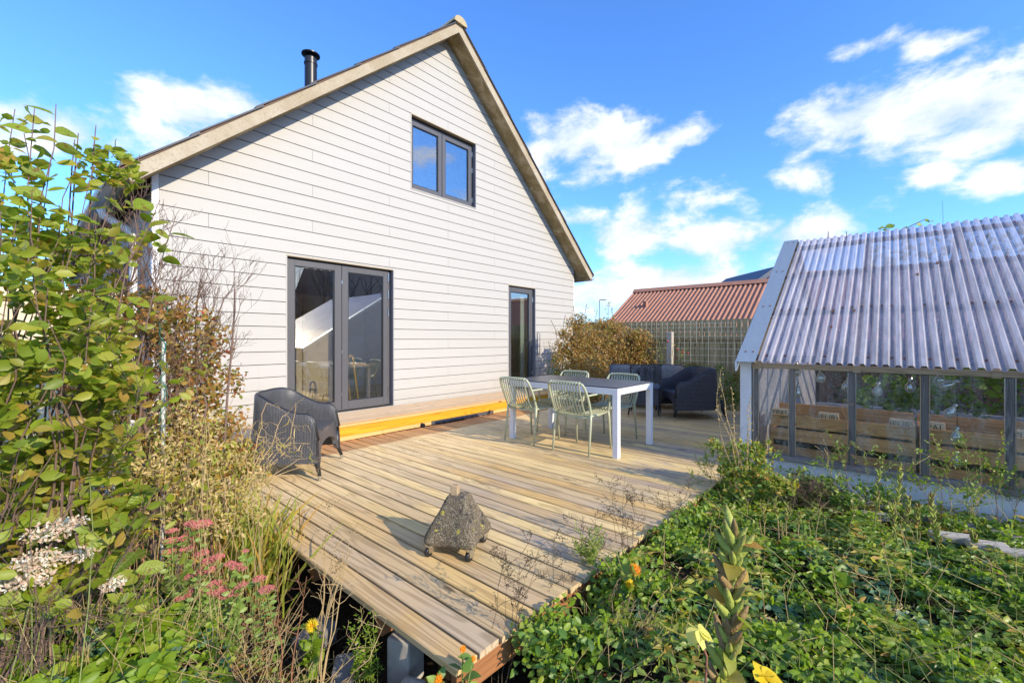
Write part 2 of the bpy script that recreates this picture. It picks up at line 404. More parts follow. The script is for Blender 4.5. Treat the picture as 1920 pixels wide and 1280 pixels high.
M['brick'] = plain('far_brick', (.30, .12, .07), .85, 0, .3, 12)
M['greyroof'] = plain('far_grey_roof', (.09, .11, .15), .6, 0, .2, 5)
M['brownroof'] = plain('far_brown_roof', (.42, .27, .19), .8, 0, .4, 3)
M['concretepost'] = plain('pale_concrete', (.42, .39, .34), .9, 0, .3, 18, .4)
M['wire'] = plain('wire', (.75, .73, .58), .5, .4, .2)
M['greenwire'] = plain('green_string', (.02, .16, .12), .6)
M['pole'] = plain('pale_plastic_pole', (.55, .58, .56), .45, 0, .15, 20)
M['flash'] = plain('zinc_flashing', (.33, .39, .42), .45, .35, .12, 14, .15)
M['rust'] = plain('rusty_screw', (.16, .07, .035), .8)
M['floorin'] = plain('interior_floor', (.30, .20, .12), .4, 0, .2, 4)
M['wallin'] = plain('interior_wall', (.72, .70, .66), .8)
M['palegreen'] = plain('pale_green_wall', (.42, .47, .38), .7)
M['cupboard'] = plain('brown_cupboard', (.55, .40, .26), .6, 0, .1, 4)
M['curtain'] = plain('blue_curtain', (.06, .11, .20), .85)
M['ochre'] = plain('ochre_wood', (.72, .40, .08), .5)
M['bulb'] = glassmat('bulb_glass', (.85, .88, .88), .30, 1.2, 1.7)
M['soil'] = None
def soil():
    m, N = newmat('garden_soil'); o = N('ShaderNodeTexCoord').outputs['Object']
    a = N.noise(o, 3.5, 8, .7); b = N.noise(o, 38, 6, .75)
    c = N.ramp(b, [(.3, (.018, .013, .009)), (.55, (.055, .042, .028)), (.75, (.12, .095, .06))])
    c = N.mix(N.m('MULTIPLY', N.smooth(a, .5, .7), .6), c, (.04, .055, .015))
    finish(N, pbsdf(N, c, .95, 0, .15, N.m('ADD', b, a), 1.0, .03)); return m
M['soil'] = soil()
def polyc():
    m, N = newmat('clear_corrugated_plastic'); o = N('ShaderNodeTexCoord').outputs['Object']
    n = N.noise(N.v('MULTIPLY', o, (.5, 3, .5)), 5, 6, .65); n2 = N.noise(o, 55, 3)
    fr = fresnel(N, 1.5)
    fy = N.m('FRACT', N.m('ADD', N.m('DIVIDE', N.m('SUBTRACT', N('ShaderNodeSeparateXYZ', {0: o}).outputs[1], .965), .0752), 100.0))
    trough_shade = N.m('MULTIPLY', N.m('LESS_THAN', fy, .29), N.m('ADD', .45, N.m('MULTIPLY', N.smooth(n2, .3, .7), .5)))   # shade painted into the troughs to set off the ribs, mottled
    df = N('ShaderNodeBsdfDiffuse', {'Color': N.mix(trough_shade, N.mix(n, (.80, .76, .78), (1.0, .97, .98)), (.17, .155, .20))}).outputs[0]
    tl = N('ShaderNodeBsdfTranslucent', {'Color': (.7, .7, .76, 1)}).outputs[0]
    tp = N('ShaderNodeBsdfTransparent', {'Color': (.82, .80, .86, 1)}).outputs[0]
    gl = N('ShaderNodeBsdfGlossy', {'Color': (1, 1, 1, 1), 'Roughness': .3}).outputs[0]
    dd = N('ShaderNodeMixShader', {0: .25, 1: df, 2: tl}).outputs[0]
    op = N.m('ADD', .34, N.m('MULTIPLY', N.smooth(n, .35, .7), .20))
    s = N('ShaderNodeMixShader', {0: op, 1: tp, 2: dd}).outputs[0]
    s = N('ShaderNodeMixShader', {0: N.m('ADD', .07, N.m('MULTIPLY', fr, .6)), 1: s, 2: gl}).outputs[0]
    finish(N, s); return m
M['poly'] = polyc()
# leaves
M['l_big'] = leafmat('broad_leaf', [(.17, .26, .015), (.30, .38, .03), (.11, .17, .015), (.40, .43, .05), (.24, .34, .02), (.48, .42, .06), (.15, .23, .02), (.36, .42, .06), (.26, .34, .03)], .45, .38, True)
M['l_bigs'] = leafmat('broad_leaf_small', [(.13, .20, .015), (.30, .38, .03), (.42, .42, .05), (.18, .27, .02), (.46, .30, .06), (.36, .42, .05), (.22, .31, .03)], .45)
M['l_rose'] = leafmat('autumn_rose_leaf', [(.42, .15, .05), (.19, .25, .04), (.52, .23, .07), (.28, .29, .05), (.34, .09, .04), (.56, .38, .10), (.15, .22, .04), (.46, .19, .06), (.50, .37, .18)], .42)
M['l_bush'] = leafmat('autumn_bush_leaf', [(.48, .27, .07), (.30, .26, .05), (.54, .30, .12), (.17, .19, .04), (.46, .20, .09), (.56, .42, .12), (.34, .16, .08), (.24, .25, .05)], .35)
M['l_lime'] = leafmat('lime_leaf', [(.20, .33, .02), (.30, .42, .03), (.15, .27, .02), (.38, .45, .05)], .42)
M['l_green'] = leafmat('ground_leaf', [(.10, .21, .035), (.16, .29, .04), (.07, .15, .03), (.25, .36, .05), (.12, .24, .055), (.34, .40, .06), (.18, .24, .04)], .30, .42)
M['l_dark'] = leafmat('hedge_leaf', [(.02, .05, .012), (.05, .09, .018), (.03, .06, .015), (.12, .15, .03)], .25)
M['l_dry'] = leafmat('dry_straw_leaf', [(.62, .45, .20), (.74, .58, .30), (.50, .36, .15), (.46, .44, .12), (.66, .46, .21)], .3, .7)
M['l_blade'] = leafmat('yellowing_blade', [(.38, .42, .05), (.28, .36, .05), (.56, .50, .10), (.52, .28, .06), (.22, .31, .05)], .4)
M['l_blue'] = leafmat('bluegreen_leaf', [(.07, .17, .09), (.10, .20, .10), (.05, .13, .07)], .25)
M['l_sedum'] = leafmat('sedum_leaf', [(.22, .34, .06), (.30, .40, .10), (.18, .28, .05)], .3)
M['l_moss'] = leafmat('moss_leaf', [(.22, .27, .03), (.30, .33, .05), (.14, .18, .02)], .3, .7)
M['pink'] = leafmat('pink_flower', [(.66, .17, .18), (.72, .27, .25), (.55, .12, .16), (.70, .33, .27)], .2, .7)
M['white'] = leafmat('white_flower', [(.78, .76, .68), (.82, .78, .74), (.74, .60, .48), (.76, .52, .46), (.62, .46, .30)], .35, .6)
M['yellow'] = leafmat('yellow_flower', [(.85, .60, .015), (.88, .66, .03)], .3, .6)
M['orange'] = leafmat('orange_flower', [(.85, .30, .01), (.88, .36, .015)], .3, .6)
M['paleyellow'] = leafmat('pale_yellow_flower', [(.80, .74, .16), (.84, .78, .22)], .4, .5)
M['red'] = plain('red_hip', (.42, .04, .02), .35)
M['twig'] = plain('grey_brown_twig', (.15, .095, .07), .85, 0, .4, 30)
M['redtwig'] = plain('reddish_stem', (.27, .12, .06), .7, 0, .3, 20)
M['straw'] = plain('straw_stem', (.46, .33, .16), .75, 0, .3, 20)
M['gstem'] = plain('green_stem', (.20, .24, .06), .7, 0, .3, 20)
M['brownseed'] = plain('brown_seed', (.10, .07, .035), .85)
def podm():
    m, N = newmat('seed_pod'); o = N('ShaderNodeTexCoord').outputs['Object']; r = N('ShaderNodeObjectInfo').outputs['Random']
    s = N('ShaderNodeSeparateXYZ', {0: o}).outputs[0]; n = N.noise(o, 5, 4)
    c = N.mix(n, (.24, .30, .045), (.40, .43, .08))
    t = N.smooth(N.m('ADD', s, N.m('MULTIPLY', n, .5)), .95, 1.35)
    c = N.mix(t, c, (.13, .065, .03)); c = N.mix(N.m('MULTIPLY', N.smooth(r, .5, .85), .9), c, (.24, .14, .06))
    finish(N, pbsdf(N, c, .6, 0, .4, n, .3, .02)); return m
M['pod'] = podm()

# ---------------------------------------------------------------- leaves, stems
T6 = (np.array([(0, 0, 0), (.3, 0, -.02), (.68, 0, -.05), (1, 0, -.16), (.26, .25, .08), (.64, .27, .03), (.28, -.27, .06), (.66, -.25, .05)]),
      [(0, 1, 4), (1, 5, 4), (1, 2, 5), (2, 3, 5), (0, 6, 1), (1, 6, 7), (1, 7, 2), (2, 7, 3)])
T2 = (np.array([(0, 0, 0), (.5, .27, .06), (1, 0, -.06), (.5, -.27, .06)]), [(0, 2, 1), (0, 3, 2)])
TB = (np.array([(0, .012, 0), (0, -.012, 0), (.35, .02, .03), (.35, -.02, .03), (.7, .016, -.03), (.7, -.016, -.03), (1, 0, -.22)]),
      [(0, 1, 3), (0, 3, 2), (2, 3, 5), (2, 5, 4), (4, 5, 6)])
TBL = (np.array([(0, .010, 0), (0, -.010, 0), (.3, .014, .05), (.3, -.014, .05), (.6, .012, .03), (.6, -.012, .03), (.85, .007, -.08), (.85, -.007, -.08), (1, 0, -.2)]),
      [(0, 1, 3), (0, 3, 2), (2, 3, 5), (2, 5, 4), (4, 5, 7), (4, 7, 6), (6, 7, 8)])
TP = (np.array([(0, 0, 0), (.5, .38, .12), (.95, .30, -.05), (.85, 0, .02), (.95, -.30, -.05), (.5, -.38, .12)]), [(0, 3, 1), (1, 3, 2), (0, 5, 3), (5, 4, 3)])
TS = (np.array([(0, 0, 0), (.35, .16, .02), (1, 0, -.1), (.35, -.16, .02)]), [(0, 2, 1), (0, 3, 2)])
def norm(a): return a/np.maximum(np.linalg.norm(a, axis=1, keepdims=True), 1e-9)
def leaf_mesh(name, P, D, S, T, up=1.0, rnd=.55, rg=rng):
    P = np.asarray(P, float); D = norm(np.asarray(D, float)); n = len(P); S = np.asarray(S, float)
    if S.ndim == 0: S = np.full(n, float(S))
    Z = norm(rg.normal(0, rnd, (n, 3))+np.array([-.1, -.6, up]))
    Y = norm(np.cross(Z, D)); Z = np.cross(D, Y)
    tv, tf = T; k = len(tv)
    V = (P[:, None, :]+S[:, None, None]*(tv[None, :, 0:1]*D[:, None, :]+tv[None, :, 1:2]*Y[:, None, :]+tv[None, :, 2:3]*Z[:, None, :])).reshape(-1, 3)
    Fi = (np.arange(n)[:, None, None]*k+np.array(tf)[None]).reshape(-1, 3)
    return np_mesh(name, V, Fi, 3)
def leaves(name, P, D, S, T, mat, parent=None, up=1.0, stuff=True, rnd=.55):
    if len(P) == 0: return None
    o = link(name, leaf_mesh(name, P, D, S, T, up, rnd), mat, parent)
    if stuff: o['kind'] = 'stuff'
    return o
def leafvariant(i):
    rg = np.random.default_rng(100+i); n = 6; V = []; Fc = []
    cur = rg.uniform(-.25, .35); tw = rg.uniform(-.5, .5); wd = rg.uniform(.27, .34)
    for a in range(n+1):
        x = a/n; w = wd*math.sin(math.pi*min(1, x**.85))**.8 if 0 < a < n else 0.0
        w *= 1+rg.uniform(-.08, .08)
        z = -cur*x*x; t = tw*x
        for s in (-1, 0, 1):
            yy = s*w; zz = abs(s)*w*rg.uniform(.22, .36)
            V.append((x, yy*math.cos(t)-zz*math.sin(t), z+zz*math.cos(t)+yy*math.sin(t)))
    for a in range(n):
        for s in (0, 1):
            q = a*3+s; Fc.append((q, q+3, q+4, q+1))
    me = bpy.data.meshes.new('leaf'); me.from_pydata(V, [], Fc); me.update(); me.shade_smooth(); return me
LV = [leafvariant(i) for i in range(7)]
def leafset(key, wide=1.0):
    out = []
    for me in LV:
        c = me.copy(); c.materials.clear(); c.materials.append(M[key]); c.transform(Matrix.Scale(wide, 4, (0, 1, 0))); out.append(c)
    return out
def single_leaf(meshes, p, d, size, parent, name='leaf', roll=None, upv=None):
    d = Vector(d).normalized(); z = Vector((random.gauss(-.1, .8), random.gauss(-.6, .7), .8)) if upv is None else Vector(upv)
    y = z.cross(d)
    if y.length < 1e-4: y = d.orthogonal()
    y.normalize(); z = d.cross(y)
    m = Matrix((d, y, z)).transposed().to_4x4()
    o = bpy.data.objects.new(name, random.choice(meshes)); COL.objects.link(o)
    o.parent = parent; m.translation = Vector(p)-worg(parent)
    o.matrix_basis = m @ Matrix.Scale(size, 4); return o
def grow(p, d, L, r, depth, polys, tips, wob=.18, kids=(2, 4), spread=.6, up=.05, shrink=.6, segs=5, minr=.0012):
    pts = [Vector(p)]; rad = [r]; d = Vector(d).normalized(); p = Vector(p)
    for i in range(segs):
        d = (d+Vector((random.gauss(0, wob), random.gauss(0, wob), random.gauss(0, wob)+up))).normalized()
        p = p+d*(L/segs); pts.append(p.copy()); rad.append(max(minr, r*(1-.75*(i+1)/segs)))
        if depth <= 1: tips.append((p.copy(), d.copy()))
    polys.append((pts, rad))
    if depth > 0:
        for _ in range(random.randint(*kids)):
            k = random.uniform(.25, 1.0); j = min(segs-1, int(k*segs)); q = pts[j].lerp(pts[j+1], k*segs-j if k < 1 else 1)
            side = Vector((random.gauss(0, 1), random.gauss(0, 1), random.gauss(0, .6))).normalized()
            nd = (d*(1-spread)+side*spread).normalized()
            grow(q, nd, L*shrink*random.uniform(.7, 1.2), max(minr, rad[j]*.65), depth-1, polys, tips, wob, kids, spread, up, shrink, segs, minr)
def stems(name, polys, mat, parent=None, n=4, stuff=False):
    mb = MB()
    for pts, rad in polys: mb.tube(pts, rad, n, cap=False)
    o = mb.build(name, mat, parent, smooth=True)
    if stuff: o['kind'] = 'stuff'
    return o

# ================================================================ SETTING
def sm(x, a, b):
    t = min(1, max(0, (x-a)/(b-a))); return t*t*(3-2*t)
def gz(x, y):
    h = -.36+.28*sm(x+.35*(1-y), 1.15, 1.85)*sm(-y, -1.25, -1.05)*(1-.2*sm(x, 3, 4.4))+.27*sm(-x, -.92, -.42)*sm(y, .9, 1.4)*(1-sm(y, 4, 5))
    if x > 1.0 and y > 1.16: h = -.42
    r = math.hypot(x-2, y-2)
    return h+.05*mnoise.noise((x*1.7, y*1.7, 0))*(1 if r < 12 else 0)
gx = sorted(set([round(v, 3) for v in list(np.arange(-3, 6.01, .12))+[-400, -150, -60, -25, -12, -8, -5, 7, 8, 10, 14, 20, 30, 60, 150, 400]]))
gy = sorted(set([round(v, 3) for v in list(np.arange(-3.5, 6.01, .12))+[-400, -150, -60, -25, -12, -8, -5, 7, 8, 10, 14, 20, 30, 60, 150, 400]]))
V = [(x, y, gz(x, y)) for y in gy for x in gx]; nx = len(gx)
Fq = [(j*nx+i, j*nx+i+1, (j+1)*nx+i+1, (j+1)*nx+i) for j in range(len(gy)-1) for i in range(nx-1)]
me = np_mesh('ground', np.array(V), np.array(Fq), 4); me.shade_smooth()
g = link('ground', me, M['soil']); g['kind'] = 'structure'

# ---- house
YW = 5.885; XL, XR, XC = .96, 9.03, 4.985; SL = .8745
def roofz(x): return 6.50-SL*abs(x-XC)              # underside of the roof at the wall
house = thing('house', 'white clad gabled house with dark windows and a step along its wall', 'house', (XC, YW, 0))
OPEN = [(2.31, 3.90, .20, 2.33), (4.24, 5.69, 3.69, 4.90), (6.62, 7.50, .20, 2.345)]
gable = [(XL, .12), (XR, .12), (XR, roofz(XR)), (XC, roofz(XC)), (XL, roofz(XL))]
def pieces(poly, rects):
    ps = [poly]
    for r in rects:
        nx_ = []
        for p in ps:
            xs = [a[0] for a in p]; zs = [a[1] for a in p]
            if max(xs) <= r[0]+1e-4 or min(xs) >= r[1]-1e-4 or max(zs) <= r[2]+1e-4 or min(zs) >= r[3]-1e-4: nx_.append(p)
            else: nx_ += minus_rect(p, r)
        ps = nx_
    return ps
mb = MB()
core = [(XL+.01, -.4), (XR-.01, -.4), (XR-.01, roofz(XR)), (XC, roofz(XC)), (XL+.01, roofz(XL))]
for p in pieces(core, OPEN): mb.prism([(a, YW+.022, b) for a, b in p], (0, .10, 0))
mb.box(XL+.01, XL+.12, YW+.125, 16.9, -.4, roofz(XL)); mb.box(XR-.12, XR-.01, YW+.125, 16.9, -.4, roofz(XR))
mb.prism([(a, 16.9, b) for a, b in core], (0, .1, 0))
mb.build('wall', M['darkgap'], house, fix=True)
BP, Z0 = .1595, .278
def rowpoly(k):
    z0 = Z0+BP*k+.0045; z1 = Z0+BP*(k+1)-.0035
    if k == -1: z0, z1 = .195, Z0-.0035
    return z0, z1
for k in range(-1, 40):
    z0, z1 = rowpoly(k)
    js = [1.457+1.187*n for n in range(0, 8) if (k-n-2) % 3 == 0]
    xs = [XL+.05]+[j for j in js if XL+.3 < j < XR-.05]+[XR]
    for a, b in zip(xs[:-1], xs[1:]):
        p = [(a+.0015, z0), (b-.0015, z0), (b-.0015, z1), (a+.0015, z1)]
        p = clip(p, (SL, 1), 6.50+SL*XC)                # right slope
        if p: p = clip(p, (-SL, 1), 6.50-SL*XC)         # left slope
        if not p or area(p) < .002: continue
        ps = [q for q in pieces(p, OPEN) if area(q) > .0008]
        if not ps: continue
        for q in ps:                                     # lapped: foot of each board stands a little proud
            mb = MB(); n = len(mb.v); kk = len(q)
            fr = [(x, YW-.004*(1-(z-z0)/(z1-z0)), z) for x, z in q]; bk = [(x, YW+.010, z) for x, z in q]
            mb.v += fr+bk; mb.f.append(tuple(range(n, n+kk))); mb.f.append(tuple(range(n+2*kk-1, n+kk-1, -1)))
            for i in range(kk): mb.f.append((n+i, n+kk+i, n+kk+(i+1) % kk, n+(i+1) % kk))
            mb.build('cladding_board', M['clad'], house, fix=True)
# left side wall boards, cut by the side window
SW = (7.35, 8.55, .9, 2.42)
for k in range(-1, 17):
    z0, z1 = rowpoly(k)
    if z0 > roofz(XL)-.2: break
    js = [5.935]+[7.2+1.187*n for n in range(0, 9) if (k-n) % 3 == 0]+[16.9]
    for a, b in zip(js[:-1], js[1:]):
        ps = pieces([(a+.002, z0), (b-.002, z0), (b-.002, min(z1, roofz(XL))), (a+.002, min(z1, roofz(XL)))], [SW])
        if not ps: continue
        for q in ps: MB().prism([(XL-.004, y, z) for y, z in q], (.010, 0, 0)).build('cladding_board', M['clad'], house, fix=True)
mb = MB(); mb.box(XL-.012, XL+.047, YW-.012, YW+.012, .12, roofz(XL)+.03); mb.box(XL-.012, XL+.004, YW+.0125, YW+.05, .12, roofz(XL)+.03)
mb.build('corner_trim', M['whitepaint'], house)
MB().box(XR-.01, XR+.012, YW-.008, YW+.05, .12, 2.72).build('corner_trim', M['whitepaint'], house)
# side window
MB().box(XL+.06, XL+.10, SW[0], SW[1], SW[2], SW[3]).build('window', M['anthra'], house)
# roof: slabs on both sides with barge boards at the verge
YF, YB = 5.555, 17.3
def slope_pts(x0, x1, za, zb): return [(x0, za), (x1, zb)]
def zt(x): return 6.632-SL*abs(x-XC)
EL, ER = .672, 9.373
VT = .168
for s, xe in ((-1, EL), (1, ER)):
    mb = MB(); xi = xe+(-s)*.075
    mb.prism([(XC, YF, zt(XC)), (xe, YF, zt(xe)), (xi, YF, zt(xi)-VT), (XC, YF, zt(XC)-VT)], (0, .030, 0))
    mb.build('barge_board', M['barge'], house, fix=True)
    mb = MB(); mb.prism([(XC, YF+.031, zt(XC)-.010), (xe-s*.02, YF+.031, zt(xe-s*.02)-.010), (xi, YF+.031, zt(xi)-VT+.012), (XC, YF+.031, zt(XC)-VT+.012)], (0, YB-YF-.031, 0))
    mb.build('soffit', M['soffit'], house, fix=True)
nrow = 7
first = None
for s, xe in ((-1, EL-.03), (1, ER+.03)):
    tot = abs(xe-XC)
    for i in range(nrow):
        a = XC+s*(tot*(i)/nrow-.03 if i else 0); b = XC+s*(tot*(i+1)/nrow+.05)
        if i == nrow-1: b = XC+s*tot
        za, zb = zt(a)+.006, zt(b)+.050                    # each sheet laps over the one below
        if i == 0: za = zt(a)+.012
        mb = MB().prism([(a, YF-.03, za), (b, YF-.03, zb-.018), (b, YF-.03, zb), (a, YF-.03, za+.022)], (0, YB-YF+.06, 0))
        mb.build('roof_sheet', M['roof'], house, fix=True)
    mb = MB().prism([(XC, YF-.012, zt(XC)+.001), (xe, YF-.012, zt(xe)+.001), (xe, YF-.012, zt(xe)+.017), (XC, YF-.012, zt(XC)+.017)], (0, .04, 0))
    mb.build('verge_fillet', M['roofedge'], house, fix=True)
mb = MB(); prof = []
for i in range(9):
    w = math.pi*(i/8); prof.append((XC+.145*math.cos(w), YF-.05, zt(XC)-.045+.125*math.sin(w)))
mb.prism(prof, (0, .50, 0)); mb.build('ridge_cap', M['ridge'], house, fix=True, smooth='auto')
for j in range(1, 4):
    mb = MB(); mb.prism([(p[0]+(p[0]-XC)*-.08, YF-.05+.48*j, p[2]-.008) for p in prof], (0, .50, 0)); mb.build('ridge_cap', M['roof'], house, fix=True, smooth='auto')
MB().prism([(p[0]+(p[0]-XC)*-.1, YF+1.87, p[2]-.010) for p in prof], (0, 9.8, 0)).build('ridge_cap', M['roof'], house, fix=True, smooth='auto')
# flue
fl = MB().lathe([(.105, 0), (.105, 1.12), (.115, 1.121), (.115, 1.16), (.105, 1.161), (.105, 1.235)], (3.56, 8.0, 5.12), 20).build('flue_pipe', M['black'], house, smooth='auto')
MB().lathe([(.075, 0), (.075, .05)], (3.56, 8.0, 6.356), 16).build('flue_neck', M['black'], fl, smooth='auto')
MB().lathe([(.14, 0), (.158, .012), (.158, .030), (.06, .055)], (3.56, 8.0, 6.403), 24).build('flue_cap', M['black'], fl, smooth='auto')
# gutters and downpipes
def gutter(x, y0, y1, z, r=.06):
    mb = MB(); pr = []
    for i in range(9):
        w = math.pi+math.pi*i/8; pr.append((x+r*math.cos(w), y0, z+r*math.sin(w)))
    pr += [(x+(r-.006)*math.cos(math.pi+math.pi*i/8), y0, z+(r-.006)*math.sin(math.pi+math.pi*i/8)) for i in range(8, -1, -1)]
    return mb.prism(pr, (0, y1-y0, 0))
gutter(ER+.055, YF+.02, YB, zt(ER)-.05).build('gutter', M['whitepaint'], house, fix=True)
gutter(EL-.055, YF+.02, YB, zt(EL)-.05).build('gutter', M['whitepaint'], house, fix=True)
MB().tube([(9.36, 6.3, 2.68), (9.34, 6.3, 2.56), (9.20, 6.3, 2.47), (9.10, 6.3, 2.41), (9.09, 6.3, 2.2), (9.09, 6.3, .1)], .038, 10).build('downpipe', M['steel'], house, smooth='auto')
MB().tube([(.62, 6.55, 2.68), (.64, 6.55, 2.60), (.84, 6.55, 2.48), (.90, 6.55, 2.38), (.90, 6.55, .0)], .042, 10).build('downpipe', M['whitepaint'], house, smooth='auto')
# step light bracket / handle by narrow door
hd = MB().tube([(7.56, YW-.004, 1.375), (7.56, YW-.05, 1.375), (7.60, YW-.055, 1.36), (7.60, YW-.055, .90), (7.56, YW-.05, .885), (7.56, YW-.004, .885)], .008, 8)
hd.build('door_handle', M['steel'], house, smooth='auto')
MB().tube([(7.56, YW-.02, 1.375), (7.56, YW-.02, .885)], .007, 8).build('handle_bar', M['jamb'], house, smooth='auto')

# ---- windows and doors of the gable wall
def reveal(x0, x1, z0, z1, dep, parent, sill=True):
    y0, y1 = YW-.006, YW+dep
    MB().box(x0-.004, x1+.004, y0, y1, z1-.004, z1+.010).build('lintel_trim', M['reveal'], parent)
    MB().box(x1-.004, x1+.010, y0, y1, z0, z1-.005).build('jamb_trim', M['jamb'], parent)
    MB().box(x0-.010, x0+.004, y0, y1, z0, z1-.005).build('jamb_trim', M['trim'], parent)
    if sill: MB().box(x0-.012, x1+.012, y0-.006, y1, z0-.012, z0+.003).build('sill_trim', M['trim'], parent)
def leaf_frame(parent, x0, x1, z0, z1, px0, px1, pz0, pz1, y, name='sash'):
    mb = MB(); d = .055
    mb.box(x0, px0, y, y+d, z0, z1); mb.box(px1, x1, y, y+d, z0, z1)
    mb.box(px0, px1, y, y+d, z0, pz0); mb.box(px0, px1, y, y+d, pz1, z1)
    o = mb.build(name, M['anthra'], parent, bev=.003)
    b = .012                                             # dark glazing bead
    mb = MB(); mb.box(px0+.001, px0+b, y+.012, y+.03, pz0+.001, pz1-.001); mb.box(px1-b, px1-.001, y+.012, y+.03, pz0+.001, pz1-.001)
    mb.box(px0+b, px1-b, y+.012, y+.03, pz0+.001, pz0+b); mb.box(px0+b, px1-b, y+.012, y+.03, pz1-b, pz1-.001)
    mb.build('glazing_bead', M['black'], o)
    MB().box(px0, px1, y+.024, y+.028, pz0, pz1).build('pane', M['glass'], o)
    return o
def hinge(parent, x, y, z, h=.09):
    MB().tube([(x, y, z-h/2), (x, y, z+h/2)], .008, 8).build('hinge', M['steel'], parent, smooth='auto')
fd = link('french_door', MB().box(2.312, 3.898, YW+.105, YW+.119, .205, .222).mesh('french_door'), M['steel'], house)
reveal(2.31, 3.90, .20, 2.318, .12, house, False)
leaf_frame(fd, 2.33, 3.077, .225, 2.285, 2.43, 2.975, .345, 2.205, YW+.045, 'door_leaf')
leaf_frame(fd, 3.083, 3.835, .225, 2.285, 3.178, 3.755, .345, 2.205, YW+.045, 'door_leaf')
MB().box(2.314, 3.896, YW+.06, YW+.10, 2.286, 2.314).build('head_frame', M['black'], fd)
MB().box(3.838, 3.872, YW+.06, YW+.10, .225, 2.285).build('jamb_frame', M['anthra'], fd)
for z in (2.20, 1.93, 1.65, .42): hinge(fd, 3.848, YW+.048, z, .13)
for z in (2.05, 1.05, .45): hinge(fd, 3.080, YW+.040, z, .05)
for z in (2.2, 1.9, 1.6): MB().box(2.312, 2.318, YW+.01, YW+.03, z-.06, z+.06).build('hinge', M['steel'], fd)
win = MB().box(4.25, 5.63, YW+.10, YW+.12, 3.70, 3.715).build('window', M['anthra'], house)
reveal(4.24, 5.69, 3.69, 4.90, .13, house)
leaf_frame(win, 4.255, 4.925, 3.72, 4.83, 4.315, 4.845, 3.79, 4.76, YW+.055)
leaf_frame(win, 4.935, 5.625, 3.72, 4.83, 5.010, 5.560, 3.79, 4.76, YW+.055)
MB().box(4.25, 5.66, YW+.07, YW+.12, 4.832, 4.895).build('head_frame', M['black'], win)
MB().box(5.628, 5.645, YW+.06, YW+.10, 3.72, 4.83).build('jamb_frame', M['anthra'], win)
for z in (4.70, 4.40, 3.84): hinge(win, 5.655, YW+.058, z, .09)
nd = link('narrow_door', MB().box(6.64, 7.48, YW+.10, YW+.118, .205, .222).mesh('narrow_door'), M['steel'], house)
reveal(6.62, 7.50, .20, 2.345, .12, house, False)
leaf_frame(nd, 6.645, 7.465, .225, 2.32, 6.757, 7.346, .34, 2.22, YW+.045, 'door_leaf')
hinge(nd, 7.475, YW+.05, 2.1, .1); hinge(nd, 7.475, YW+.05, .5, .1)
tag(MB().box(7.21, 7.36, 6.06, 6.075, .3, 2.25).build('door_blind', M['palegreen'], bev=.002), 'pale strip blind hanging inside the narrow glass door', 'blind')
MB().box(7.37, 7.385, YW+.018, YW+.044, 1.08, 1.22).build('door_handle', M['steel'], nd)
# room behind the glass
mb = MB(); mb.box(XL+.2, XR-.2, YW+.15, 10.5, .14, .20); mb.build('interior_floor', M['floorin'], house)
mb = MB(); mb.box(XL+.2, XR-.2, 10.5, 10.6, .14, 2.9); mb.box(4.6, 4.7, YW+.13, 10.5, .2, 2.9); mb.box(6.35, 6.42, YW+.13, 10.5, .2, 2.9); mb.build('interior_wall', M['wallin'], house)
MB().box(6.45, 8.8, 6.9, 6.95, .2, 2.4).build('interior_wall', M['palegreen'], house)
MB().box(XL+.14, XR-.14, YW+.125, 16.9, 2.5, 2.62).build('interior_ceiling', M['wallin'], house)
MB().box(3.4, 6.6, 9.5, 9.6, 2.62, 5.0).build('attic_wall', M['wallin'], house)
cb = thing('cupboard', 'brown cupboard inside the room behind the left glass door', 'cupboard', (3.3, 7.6, .2))
mb = MB(); mb.box(2.7, 3.75, 7.6, 8.15, .2, 2.0); mb.build('carcass', M['cupboard'], cb); MB().box(2.72, 3.22, 7.57, 7.598, .25, 1.95).build('door', M['cupboard'], cb); MB().box(3.24, 3.73, 7.57, 7.598, .25, 1.95).build('door', M['cupboard'], cb)
cw = thing('fridge', 'pale tall cabinet inside the room behind the right glass door', 'cabinet', (4.3, 8.0, .2))
MB().box(4.15, 4.58, 7.9, 8.5, .2, 1.95).build('body', M['wallin'], cw, bev=.01); MB().box(4.17, 4.56, 7.87, 7.898, .25, 1.3).build('door', M['whitepaint'], cw)
cu = MB()
P_ = [(4.02+.42*i/24, 6.20+.025*math.sin(i*1.9)) for i in range(25)]
for i in range(24):
    a, b = P_[i], P_[i+1]; n = len(cu.v); cu.v += [(a[0], a[1], .24), (b[0], b[1], .24), (b[0], b[1], 2.35), (a[0], a[1], 2.35)]; cu.f.append((n, n+1, n+2, n+3))
tag(cu.build('curtain', M['curtain'], smooth=True), 'blue curtain hanging inside the right glass door', 'curtain')
st = thing('folding_rack', 'ochre wooden rack standing inside the right glass door', 'rack', (3.55, 6.45, .2))
for y in (6.35, 6.60):
    pts = [(3.30+.02, y, .205), (3.39, y, .70), (3.40, y, .92)]+[(3.44+.045*math.cos(w), y, .93+.05*math.sin(w)) for w in (math.pi*.8, math.pi*.5, math.pi*.2)]+[(3.485, y, .9), (3.58, y, .205)]
    MB().tube(pts, .014, 8).build('side_frame', M['ochre'], st, smooth=True)
for x, z in ((3.37, .55), (3.35, .40), (3.40, .86)): MB().tube([(x, 6.35, z), (x, 6.60, z)], .011, 8).build('rung', M['ochre'], st, smooth=True)
MB().tube([(3.45, 6.36, .84), (3.95, 6.40, .82)], .012, 8).build('rail', M['ochre'], st, smooth=True)
tag(MB().box(2.36, 2.40, 6.20, 6.24, .2, 1.10).build('post', M['ochre']), 'upright ochre wooden bar inside the left glass door', 'bar')

